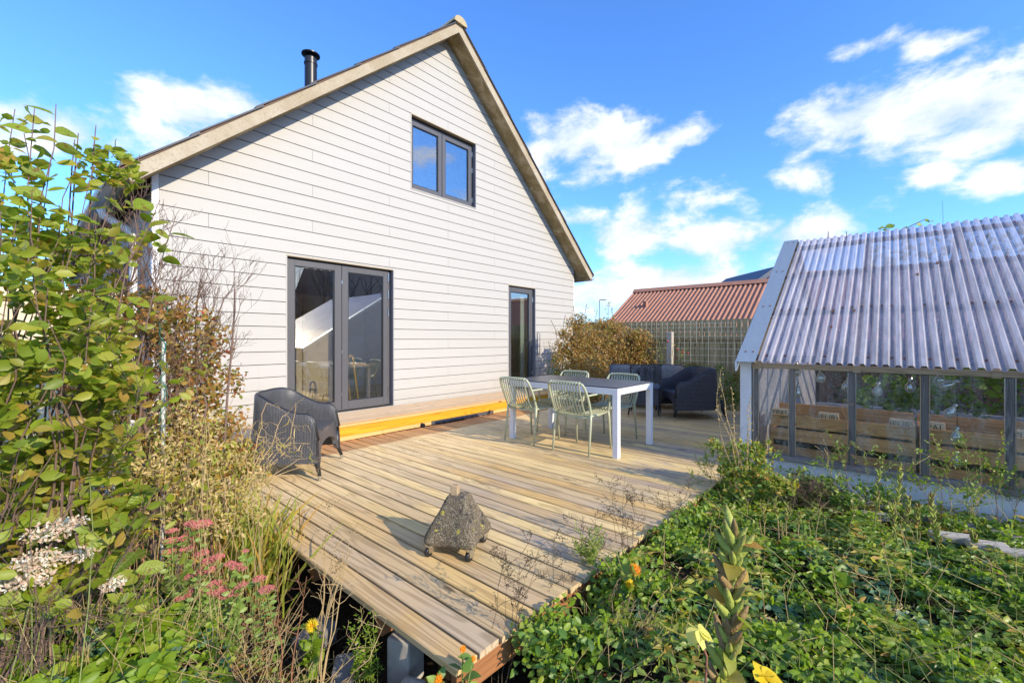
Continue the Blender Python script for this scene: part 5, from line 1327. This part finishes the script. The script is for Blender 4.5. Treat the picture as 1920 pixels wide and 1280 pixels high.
# -- ground cover of the right bed
def cover(n, key, size, h, xr, yr, keep=None, T=T6, seed=1):
    rg = random.Random(seed); P, D = [], []; cnt = 0
    while cnt < n:
        x, y = rg.uniform(*xr), rg.uniform(*yr); dd = x*fw[0]+y*fw[1]
        if dd < 1.2 or (x > .98 and y > 1.13) or x > 4.68: continue
        if rg.random() > min(1, (2.6/dd)**1.2): continue
        k = mnoise.noise((x*2.3, y*2.3, seed))
        if keep is not None and k < keep: continue
        cnt += 1
        z = gz(x, y)+h*(.25+.9*max(0, mnoise.noise((x*4, y*4, 9))+.35))*rg.uniform(.5, 1.05); w = rg.random()*6.28
        for q in range(3): P.append((x, y, z)); D.append((math.cos(w+q*1.6-1.6), math.sin(w+q*1.6-1.6), rg.gauss(.12, .15)))
    o = leaves('ground_cover', P, D, rng.uniform(size*.7, size*1.3, len(P)), T, M[key], None, .65); return o
AR = ((.2, 4.7), (-2.6, 1.16))
o = cover(8200, 'l_green', .036, .13, *AR, -.28, T6, 1); o['label'] = 'dark green creeping leaves covering the whole right bed'; o['category'] = 'ground cover'
o = cover(3800, 'l_lime', .030, .17, *AR, .0, T6, 2); o['label'] = 'bright green leaves scattered in clumps through the right bed'; o['category'] = 'ground cover'
o = cover(7000, 'l_moss', .014, .10, (2.8, 4.7), (-2.6, .5), -.1, T2, 3); o['label'] = 'yellow green moss near the paving stones'; o['category'] = 'moss'
o = cover(1200, 'l_blue', .05, .10, *AR, .1, T6, 5); o['label'] = 'larger blue green leaves among the right ground cover'; o['category'] = 'ground cover'
o = cover(1500, 'l_blade', .055, .16, *AR, .0, TS, 8); o['label'] = 'narrow yellow green leaves standing up in the right bed'; o['category'] = 'weeds'
o = cover(1500, 'l_rose', .022, .04, *AR, -.3, T2, 9); o['label'] = 'small reddish brown leaves low in the right bed'; o['category'] = 'plant litter'
o = cover(2200, 'l_dry', .030, .10, *AR, -.3, TS, 6); o['label'] = 'dry fallen leaves among the right ground cover'; o['category'] = 'plant litter'
P, D, S = [], [], []
for k in range(3600):                                # weeds leaning on the deck's edge
    x = random.uniform(1.35, 4.62); y = 1.20-.034*(x-1.1)-abs(random.gauss(0, .14)); e = mnoise.noise((x*3.1, 0, 4)); z = random.uniform(-.22, -.02)+.12*e
    if random.random() < .25+.4*e+.12: z = min(z+.10, .03)
    P.append((x, y, z)); D.append((random.gauss(0, 1), random.gauss(.2, .7), random.gauss(.2, .5))); S.append(random.uniform(.02, .05))
o = leaves('edge_weeds', P, D, S, T6, M['l_green'], None, .6); o['label'] = 'green weeds crowding against the right deck edge'; o['category'] = 'weeds'
o = leaves('edge_weeds', [(x+.03, y-.02, z+.01) for x, y, z in P[::2]], D[::2], S[::2], T6, M['l_lime'], None, .6); o['label'] = 'yellow green weeds mixed in along the right deck edge'; o['category'] = 'weeds'
polys = []
for k in range(260):
    x, y = random.uniform(1.05, 1.9), random.uniform(.75, 1.15); z = gz(x, y); w = random.random()*6.28; L_ = random.uniform(.06, .2)
    polys.append(([Vector((x, y, z)), Vector((x+L_*.5*math.cos(w), y-abs(L_*.4*math.sin(w)), z+random.uniform(.03, .14))), Vector((x+L_*math.cos(w+.4), y-abs(L_*math.sin(w)), z+random.uniform(.02, .18)))], [.0013]*3))
o = stems('dry_tangle', polys, M['straw'], None, 3, True); o['label'] = 'tangle of dry grass stems under the near deck corner'; o['category'] = 'plant litter'
polys = []
for k in range(1100):
    x, y = random.uniform(.8, 4.6), random.uniform(-2.3, 1.1); z = gz(x, y); h = random.uniform(.08, .26)
    polys.append(([Vector((x, y, z)), Vector((x+random.gauss(0, .02), y+random.gauss(0, .02), z+h*.6)), Vector((x+random.gauss(0, .07), y+random.gauss(0, .07), z+h))], [.0014, .0012, .0008]))
po2 = []
for k in range(420):
    x, y = random.uniform(1.2, 4.6), random.uniform(-2.0, 1.1); z = gz(x, y); h = random.uniform(.10, .32)
    po2.append(([Vector((x, y, z)), Vector((x+random.gauss(0, .03), y+random.gauss(0, .03), z+h*.6)), Vector((x+random.gauss(0, .10), y+random.gauss(0, .10), z+h))], [.0016, .0013, .0009]))
o = stems('dry_stalks', po2, M['straw'], None, 3, True); o['label'] = 'straw coloured dead stalks poking out of the right bed'; o['category'] = 'weeds'
po2 = []
for k in range(300):
    u = random.uniform(-20, 520); d = random.uniform(1.5, 2.4); b = at(u, 1000, d); b.z = gz(b.x, b.y)
    if b.x > 1.05: continue
    h = random.uniform(.12, .45); w = random.gauss(0, .35); po2.append(([b, b+Vector((w*h*.5, -.03, h*.55)), b+Vector((w*h*1.4, -.08+random.gauss(0, .08), h))], [.0016, .0013, .0008]))
o2 = stems('bed_stalks', po2, M['straw'], None, 3, True); o2['label'] = 'straw coloured dead stalks criss-crossing the left bed'; o2['category'] = 'weeds'
o = stems('thin_stalks', polys, M['gstem'], None, 3, True); o['label'] = 'thin green stalks standing all over the right bed'; o['category'] = 'weeds'

# -- seed stalks of evening primrose
podv, podf = [], []
mbp = MB(); mbp.tube([(0, 0, 0), (.08, 0, .0), (.22, 0, .0), (.45, 0, .01), (.68, 0, .025), (.88, 0, .045), (1.0, 0, .06)], [.05, .10, .135, .14, .115, .07, .03], 9); PODM = mbp.mesh('pod'); PODM.shade_smooth(); PODM.materials.append(M['pod'])
def primrose(label, base, top, rs_, pod, n, bare=.35, mat='gstem', group=None):
    b, tp = Vector(base), Vector(top); t = thing('primrose_stalk', label, 'seed stalk', tuple(b), group)
    P_ = pathto(b, tp, .02, 8, .003*(tp-b).length); stems('stem', [(P_, [rs_*(1-.6*i/8) for i in range(9)])], M[mat], t, 6)
    for k in range(n):
        f = bare+(1-bare)*(k+1)/n; i = min(7, int(f*8)); p = P_[i].lerp(P_[i+1], f*8-i); w = k*2.4+random.uniform(-.3, .3)
        d = Vector((math.cos(w), math.sin(w), random.uniform(1.0, 1.9))).normalized(); y = Vector((0, 0, 1)).cross(d).normalized(); z = d.cross(y)
        m = Matrix((d, y, z)).transposed().to_4x4(); m.translation = p-b; o = bpy.data.objects.new('pod', PODM); COL.objects.link(o); o.parent = t; o.matrix_basis = m @ Matrix.Scale(pod*random.uniform(.6, 1.15), 4)
        if random.random() < .16: single_leaf(LVd, p, (math.cos(w), math.sin(w), .1), pod*.8, t)
    return t
LVd = leafset('l_blade')
b = at(1350, 1500, .60); b.z = -.3
primrose('thick green seed stalk standing close in the right foreground', (b.x, b.y, b.z), at(1378, 1005, .56), .007, .042, 115, .50)
yf = thing('primrose_flower', 'drooping pale yellow flower left of the foreground seed stalk', 'flower', tuple(at(1310, 1180, .95)))
c = at(1310, 1180, .95); stems('stem', [([at(1322, 1300, .95), at(1325, 1230, .95), c-Vector((0, 0, .012))], [.003, .003, .002])], M['redtwig'], yf)
pet = leafset('paleyellow', 1.7)
for d3 in ((-.9, .3, -.45), (.8, -.5, -.35), (-.35, -.3, -.2), (.45, .5, -.1), (.3, -.75, -.6)): single_leaf(pet, c, d3, .036, yf, 'petal', upv=(0, -.3, 1))
yf = thing('primrose_flower', 'yellow petals at the foot of the foreground seed stalk', 'flower', tuple(at(1432, 1268, .58))); c = at(1432, 1268, .58)
pet = leafset('yellow', 1.7)
for d3 in ((-.9, .3, .2), (.8, -.5, .15), (-.35, -.4, .5), (.45, .5, .3), (.3, -.75, .1)): single_leaf(pet, c, d3, .022, yf, 'petal', upv=(0, -.3, 1))
ST = [(1648, 885, 2.75, 'left of the tallest one'), (1688, 876, 2.75, 'tallest and greenest in its group'), (1705, 935, 2.7, 'just right of the tallest one'), (1722, 950, 2.75, 'behind the bent stalk'), (1745, 930, 2.6, 'bent to the left at its tip'), (1752, 985, 2.6, 'short and brown beside the bent one'), (1823, 1000, 2.7, 'alone toward the right border'), (1672, 950, 2.65, 'short one between the two tall ones')]
for u, v, d, lab in ST:
    tp = at(u, v, d); b = at(u+random.uniform(-14, 25), 1090, d); b.z = gz(b.x, b.y); primrose('dry seed stalk in the right bed, '+lab, b, tp, .0045, .040, 26, .45, 'gstem', 'seed stalks standing in the right bed')
for u, v, lab in [(1430, 950, 'leftmost brown seed stalk of the pair beside the deck stones'), (1452, 935, 'brown seed stalk in front of the dry twig heap'), (1475, 945, 'slender brown seed stalk below the dry twig heap'), (1500, 960, 'brown seed stalk right of the dry twig heap'), (1462, 980, 'shortest brown seed stalk near the middle of the right bed')]:
    tp = at(u, v, 2.75); b = at(u+random.uniform(-10, 15), 1100, 2.75); b.z = gz(b.x, b.y); primrose(lab, b, tp, .0035, .030, 16, .5, 'straw', 'seed stalks standing in the right bed')

# -- rose by the greenhouse corner
r2 = thing('rose_bush', 'rose bush with yellowing leaves at the greenhouse corner', 'rose', (3.95, .95, -.2))
B_ = [(1390, 855, 3.55, .20, .12, .18), (1350, 835, 3.6, .10, .08, .1), (1430, 850, 3.5, .15, .10, .15), (1400, 900, 3.4, .22, .12, .2), (1450, 900, 3.3, .18, .10, .15), (1370, 880, 3.5, .10, .06, .1)]
P = clumped(blob_points(B_, 1700), -.05, 8); leaves('foliage', P, rdir(len(P), .25), rng.uniform(.025, .045, len(P)), T6, M['l_blade'], r2)
P2 = clumped(blob_points(B_, 1200), -.1, 8); leaves('green_foliage', P2, rdir(len(P2), .25), rng.uniform(.025, .045, len(P2)), T6, M['l_green'], r2)
polys = []; hp = []
for (u, v) in ((1349, 710), (1372, 728), (1352, 690), (1403, 760), (1407, 745), (1440, 795), (1345, 760), (1385, 830), (1420, 820)):
    P_ = pathto(at(1400, 950, 3.4), at(u, v, 3.5), .05, 9, .008); polys.append((P_, [.004]*4+[.003]*3+[.002]*3))
    for i in range(5, 10):
        if v < 770: hp += [tuple(P_[i]+Vector((random.gauss(0, .008), random.gauss(0, .008), 0))), tuple(P_[i].lerp(P_[i-1], .5)+Vector((random.gauss(0, .01), random.gauss(0, .01), 0)))]
stems('stem', polys, M['straw'], r2)
mbh = MB()
for p in hp: mbh.lathe([(.001, -.006), (.006, -.002), (.006, .003), (.001, .008)], p, 6)
mbh.build('dry_bud', M['l_dry'], r2, smooth=True)
dt = thing('dry_twig_heap', 'heap of fine pale dry twigs in front of the greenhouse wall', 'dead plant', (3.9, .5, -.15)); polys, tp = [], []
for k in range(60): grow(at(random.uniform(1470, 1560), random.uniform(915, 950), 3.3), (random.gauss(0, .6), random.gauss(0, .6), .7), .14, .0018, 2, polys, tp, .35, (3, 4), .6, -.02, .6, 4, .0009)
stems('twigs', polys, M['twig'], dt, 3, True)
# weeds along the greenhouse
WD = [(1545, 840), (1575, 850), (1590, 790), (1625, 850), (1560, 870), (1755, 870), (1775, 850), (1810, 830), (1735, 890), (1840, 900), (1870, 880), (1900, 920), (1690, 880), (1660, 880), (1880, 850), (1820, 900)]
wn = ['dry branching one before the second post', 'pale one before the second pane', 'tallest dry one by the middle post', 'leafy one under the middle pane', 'low one by the sill', 'reddish one below the fourth pane', 'thin one touching the bulb cord', 'one crossing the right panes', 'low one by the wall foot', 'bushy one near the right post', 'thin one near the right post', 'rightmost one', 'short one behind the seed stalks', 'leafy one at the wall foot', 'tall one at the right post', 'mid one right of the cord']
for k, (u, v) in enumerate(WD):
    d = 3.35 if u < 1700 else 3.05; tp_ = at(u, v, d); b = at(u+random.uniform(-15, 15), 990, d); b.z = gz(b.x, b.y)+.0
    t = thing('wall_weed', 'thin weed in front of the greenhouse, '+wn[k], 'weed', tuple(b), 'weeds growing along the greenhouse wall'); polys, tp = [], []
    P_ = pathto(b, tp_, .06, 7, .008); polys.append((P_, [.003]*4+[.0018]*4))
    for q in range(6): grow(P_[random.randint(2, 7)], (random.gauss(0, .6), random.gauss(0, .6), .8), random.uniform(.08, .2), .0016, 1, polys, tp, .2, (2, 3), .5, .05, .6, 5)
    stems('stem', polys, M[['straw', 'gstem', 'redtwig'][k % 3]], t)
    if k not in (0, 2): leaves('foliage', [tuple(p) for p, _ in tp], rdir(len(tp), .2), rng.uniform(.012, .03, len(tp)), T6, M['l_green' if k % 2 else 'l_lime'], t)
wf = thing('wall_foot_plants', 'leafy green plants along the foot of the greenhouse wall', 'plants', (4.4, -.3, -.2)); wf['kind'] = 'stuff'
B_ = [(1540, 915, 3.35, .16, .10, .1), (1640, 925, 3.2, .16, .08, .1), (1590, 935, 3.2, .1, .06, .1), (1700, 960, 3.1, .2, .05, .1), (1800, 980, 3.0, .2, .05, .1), (1890, 1000, 2.9, .2, .07, .1), (1500, 900, 3.4, .1, .1, .1)]
P = blob_points(B_, 1500); leaves('foliage', P, rdir(len(P), .4), rng.uniform(.02, .05, len(P)), T6, M['l_green'], wf)

# -- autumn bush by the far house corner
ab = thing('autumn_bush', 'rounded bush with golden and russet leaves against the house wall', 'bush', (8.2, 4.8, -.3))
B_ = [(1085, 640, 8.7, .45, .42, .35), (1125, 640, 8.95, .50, .45, .35), (1165, 650, 9.1, .50, .45, .3), (1070, 680, 8.6, .40, .35, .35), (1110, 690, 8.5, .5, .35, .35), (1160, 690, 9.1, .5, .35, .3), (1195, 650, 9.1, .25, .35, .2), (1055, 650, 8.8, .22, .35, .2), (1085, 605, 8.8, .25, .2, .2), (1140, 612, 9.05, .40, .20, .2), (1200, 650, 9.1, .35, .4, .2), (1205, 690, 9.1, .35, .3, .2), (1090, 735, 8.4, .45, .3, .3)]
P = clumped(blob_points(B_, 18000), -.28, 4.5); P = P[(P[:, 1] < YW-.05) & ((P[:, 1] > 4.2) | (P[:, 0] > 8.08)) & (P[:, 0] < 8.97)]
leaves('foliage', P, rdir(len(P), .1), rng.uniform(.036, .068, len(P)), T2, M['l_bush'], ab)
P2 = clumped(blob_points([(1060, 720, 8.5, .4, .25, .3), (1110, 730, 8.3, .4, .2, .3), (1045, 690, 8.8, .2, .3, .2)], 2000), -.1, 5); P2 = P2[P2[:, 1] < YW-.05]
leaves('green_foliage', P2, rdir(len(P2), .1), rng.uniform(.035, .06, len(P2)), T2, M['l_green'], ab)
polys, tp = [], []
for (u, v) in ((1033, 600), (1075, 575), (1140, 568), (1147, 575), (1100, 570), (1028, 640), (1060, 590), (1120, 580), (1215, 640), (1090, 590)):
    e = at(u, v, 8.75); e.y = min(e.y, YW-.08); b = at(u*.6+1110*.4, 740, 8.7); b.z = -.3; b.y = min(b.y, YW-.1); P_ = pathto(b, e, .04, 9, .02); P_ = [Vector((p.x, min(p.y, YW-.03), p.z)) for p in P_]; polys.append((P_, [.008]*4+[.005]*6))
    for i in range(6, 10):
        for q in range(6): tp.append(tuple(P_[i].lerp(P_[i-1], random.random())+Vector((random.gauss(0, .03), random.gauss(0, .03), 0))))
stems('stem', polys, M['twig'], ab); leaves('sprig_leaves', tp, rdir(len(tp), .2), .045, T2, M['l_bigs'], ab)
fr = thing('fence_rose', 'thin rose canes with red hips in front of the board fence', 'rose', (8.5, 3.3, -.3)); polys, tp = [], []
for (u, v) in ((1235, 640), (1262, 650), (1275, 660), (1285, 655), (1225, 690), (1300, 690), (1245, 675)):
    b = at(u*.5+1250*.5, 760, 8.3); P_ = pathto(b, at(u, v, 8.3), .12, 7, .02); polys.append((P_, [.005]*8))
    for i in range(2, 8): tp += [tuple(P_[i]+Vector((random.gauss(0, .04), random.gauss(0, .04), random.gauss(0, .03)))) for _ in range(4)]
stems('cane', polys, M['gstem'], fr); leaves('foliage', tp, rdir(len(tp), .2), .045, T2, M['l_blade'], fr)
mbh = MB()
for (u, v) in ((1270, 655), (1280, 660), (1252, 640), (1290, 662), (1268, 672)): mbh.lathe([(.002, -.02), (.018, -.008), (.018, .01), (.004, .022)], tuple(at(u, v, 8.25)), 8)
mbh.build('hips', M['red'], fr, smooth=True)
p3 = thing('fence_plant', 'green and orange leafy plant between the armchair and greenhouse', 'plant', (7.6, 1.6, -.3))
B_ = [(1375, 745, 7.6, .18, .3, .15), (1370, 715, 7.6, .15, .2, .15), (1300, 690, 8.2, .25, .10, .15), (1350, 690, 8, .1, .1, .1)]
P = blob_points(B_, 900); P = P[(P[:, 1] > 1.22)]; leaves('foliage', P, rdir(len(P), .2), rng.uniform(.03, .06, len(P)), T2, M['l_green'], p3)
P = blob_points([(1383, 705, 7.6, .12, .15, .1), (1300, 685, 8.2, .2, .08, .1)], 260); P = P[(P[:, 1] > 1.22)]; leaves('orange_foliage', P, rdir(len(P), .2), rng.uniform(.03, .06, len(P)), T2, M['l_bush'], p3)

# -- hedge and fig behind the greenhouse
def hedge(name, label, cat, boxes, n, size, key):
    P = []
    for _ in range(n):
        x0, x1, y0, y1, z0, z1 = random.choice(boxes); P.append((random.uniform(x0, x1), random.uniform(y0, y1), random.uniform(z0, z1)))
    P = clumped(np.array(P), -.2, 2.2); t = thing(name, label, cat, (boxes[0][0], boxes[0][2], -.3)); leaves('foliage', P, rdir(len(P), .2), rng.uniform(size*.7, size*1.3, len(P)), T2, M[key], t)
    polys, tp = [], []
    for k in range(14): b = random.choice(boxes); grow((random.uniform(b[0], b[1]), random.uniform(b[2], b[3]), -.3), (random.gauss(0, .2), random.gauss(0, .2), 1), (b[5]+.3)*.8, .03, 1, polys, tp, .1, (2, 3), .5, .1, .6, 5)
    stems('trunk', polys, M['twig'], t); return t
hedge('hedge', 'dark green hedge seen through the back of the greenhouse', 'hedge', [(10.2, 11.2, -5.5, .9, -.3, 1.5)], 9000, .07, 'l_dark')
ft = hedge('fig_tree', 'fig leaves rising just above the greenhouse ridge', 'tree', [(10.0, 11.0, -5.0, .3, 1.3, 2.95)], 4200, .12, 'l_green')
fl_ = leafset('l_lime')
for (u, v) in ((1645, 428), (1655, 430), (1660, 425), (1690, 428), (1718, 420), (1733, 412), (1740, 411), (1650, 426), (1805, 415), (1828, 412)):
    w = random.random()*3; single_leaf(fl_, at(u, v+2, 7.6), (rt[0], rt[1], random.uniform(-.1, .4)), random.uniform(.10, .18), ft)
stems('twig', [([at(1552, 470, 7.6), at(1553, 434, 7.6)], [.012, .008]), ([at(1588, 460, 7.6), at(1587, 434, 7.6)], [.01, .007]), ([at(1690, 460, 7.6), at(1705, 425, 7.6), at(1735, 411, 7.6)], [.012, .009, .006])], M['twig'], ft)
# plant growing inside the greenhouse
gp = thing('greenhouse_vine', 'leafy vine growing inside the greenhouse behind the planters', 'vine', (6.4, -.8, -.3))
P = clumped(blob_points([(1700, 740, 4.6, .6, .25, .3), (1850, 730, 4.3, .5, .3, .3), (1650, 760, 5.0, .4, .2, .3)], 1500), -.05, 4); P = P[(P[:, 0] > 5.6) & (P[:, 0] < 9.2) & (P[:, 1] < .95) & (P[:, 2] < 1.6)]
leaves('foliage', P, rdir(len(P), .2), rng.uniform(.05, .09, len(P)), T6, M['l_lime'], gp)
for (u, v) in ((1622, 712), (1615, 708), (1845, 735), (1875, 740), (1860, 725), (1825, 720)):
    single_leaf(fl_, at(u, v, 3.9), (rt[0], rt[1], -.3), .13, gp, upv=(-1, -.5, .3))
stems('stem', [(pathto((6.2, .2-.5*k, -.3), (6.2+.2*k, .1-.4*k, 1.4), .06, 6), [.006]*7) for k in range(5)], M['gstem'], gp)

# -- bare trees beyond the garden, mirrored in the door glass
def tree(name, label, x, y, h, r, n, size, key, trunk=.06, dens=-.1, cz=.6):
    t = thing(name, label, 'tree', (x, y, -.35)); polys, tp = [], []
    for k in range(5): grow((x+random.gauss(0, .05), y+random.gauss(0, .05), -.35), (random.gauss(0, .25), random.gauss(0, .25), 1), h*.8, trunk, 3, polys, tp, .12, (3, 4), .5, .1, .6, 6, .003)
    stems('trunk', polys, M['twig'], t)
    if n:
        q = rng.normal(0, 1, (n, 3)); q = q/np.linalg.norm(q, axis=1, keepdims=True)*rng.random((n, 1))**.4; P = q*np.array([r, r, h*.42])+np.array([x, y, h*cz]); P = clumped(P, dens, 1.6); leaves('crown', P, rdir(len(P), .1), rng.uniform(size*.7, size*1.3, len(P)), T2, M[key], t)
    return t
tree('bare_tree', 'large bare tree beyond the garden mirrored in the door glass', 11.5, -12.0, 8.0, 2, 0, .1, 'l_bigs', .10)
tree('bare_tree', 'bare tree beside the brick house mirrored in the right door', 14.5, -11.5, 7.0, 2, 0, .1, 'l_bigs', .08)

# -- stones
tag(MB().obox((4.02, 1.03, -.07), (.10, .03, 0), (-.02, .07, 0), (.0, 0, .075)).build('stone', M['brownstone'], bev=.025), 'rough brown stone against the right end of the deck edge', 'stone')
tag(MB().obox((3.86, .90, -.13), (.085, .02, 0), (-.02, .07, 0), (.01, 0, .085)).build('stone', M['bluestone'], bev=.02), 'dark blue black stone beside the brown one at the deck edge', 'stone')
ed = thing('sett_edging', 'curved row of granite setts edging the greenhouse bed', 'edging', (4.2, 0, -.2))
CP = curve([(4.36, .55, 0), (4.36, .25, 0), (4.345, -.08, 0), (4.29, -.37, 0), (4.19, -.62, 0), (4.02, -.95, 0), (3.85, -1.2, 0)], 4)
acc = 0; k = 0
for i in range(1, len(CP)):
    a, b = CP[i-1], CP[i]; acc += (b-a).length
    if acc > .155 or i == 1:
        d = (b-a).normalized(); n_ = Vector((-d.y, d.x, 0)); acc = 0
        MB().obox((b.x, b.y, -.085+random.uniform(-.008, .008)), d*.068+Vector((0, 0, random.uniform(-.006, .006))), n_*.045, (0, 0, .055)).build('sett', M['granite'], ed, bev=.012)
for k, (u, v, s, lab) in enumerate([(1785, 1048, .13, 'largest pale flat stone half buried in moss'), (1850, 1068, .11, 'pale flat stone right of the largest one'), (1900, 1085, .10, 'pale flat stone at the right border'), (1640, 1005, .10, 'gravelly pale stone behind the seed stalks')]):
    p = onz(u, v, -.20); tag(MB().obox((p.x, p.y, gz(p.x, p.y)+.07), (s*.2, -s*.8, .004), (s*.32, s*.1, 0), (0, 0, .025)).build('paving_stone', M['concretepost'], bev=.012), lab, 'stone')
print('objects', len(bpy.data.objects), 'tris', sum(len(o.data.polygons) for o in bpy.data.objects if o.type == 'MESH'))
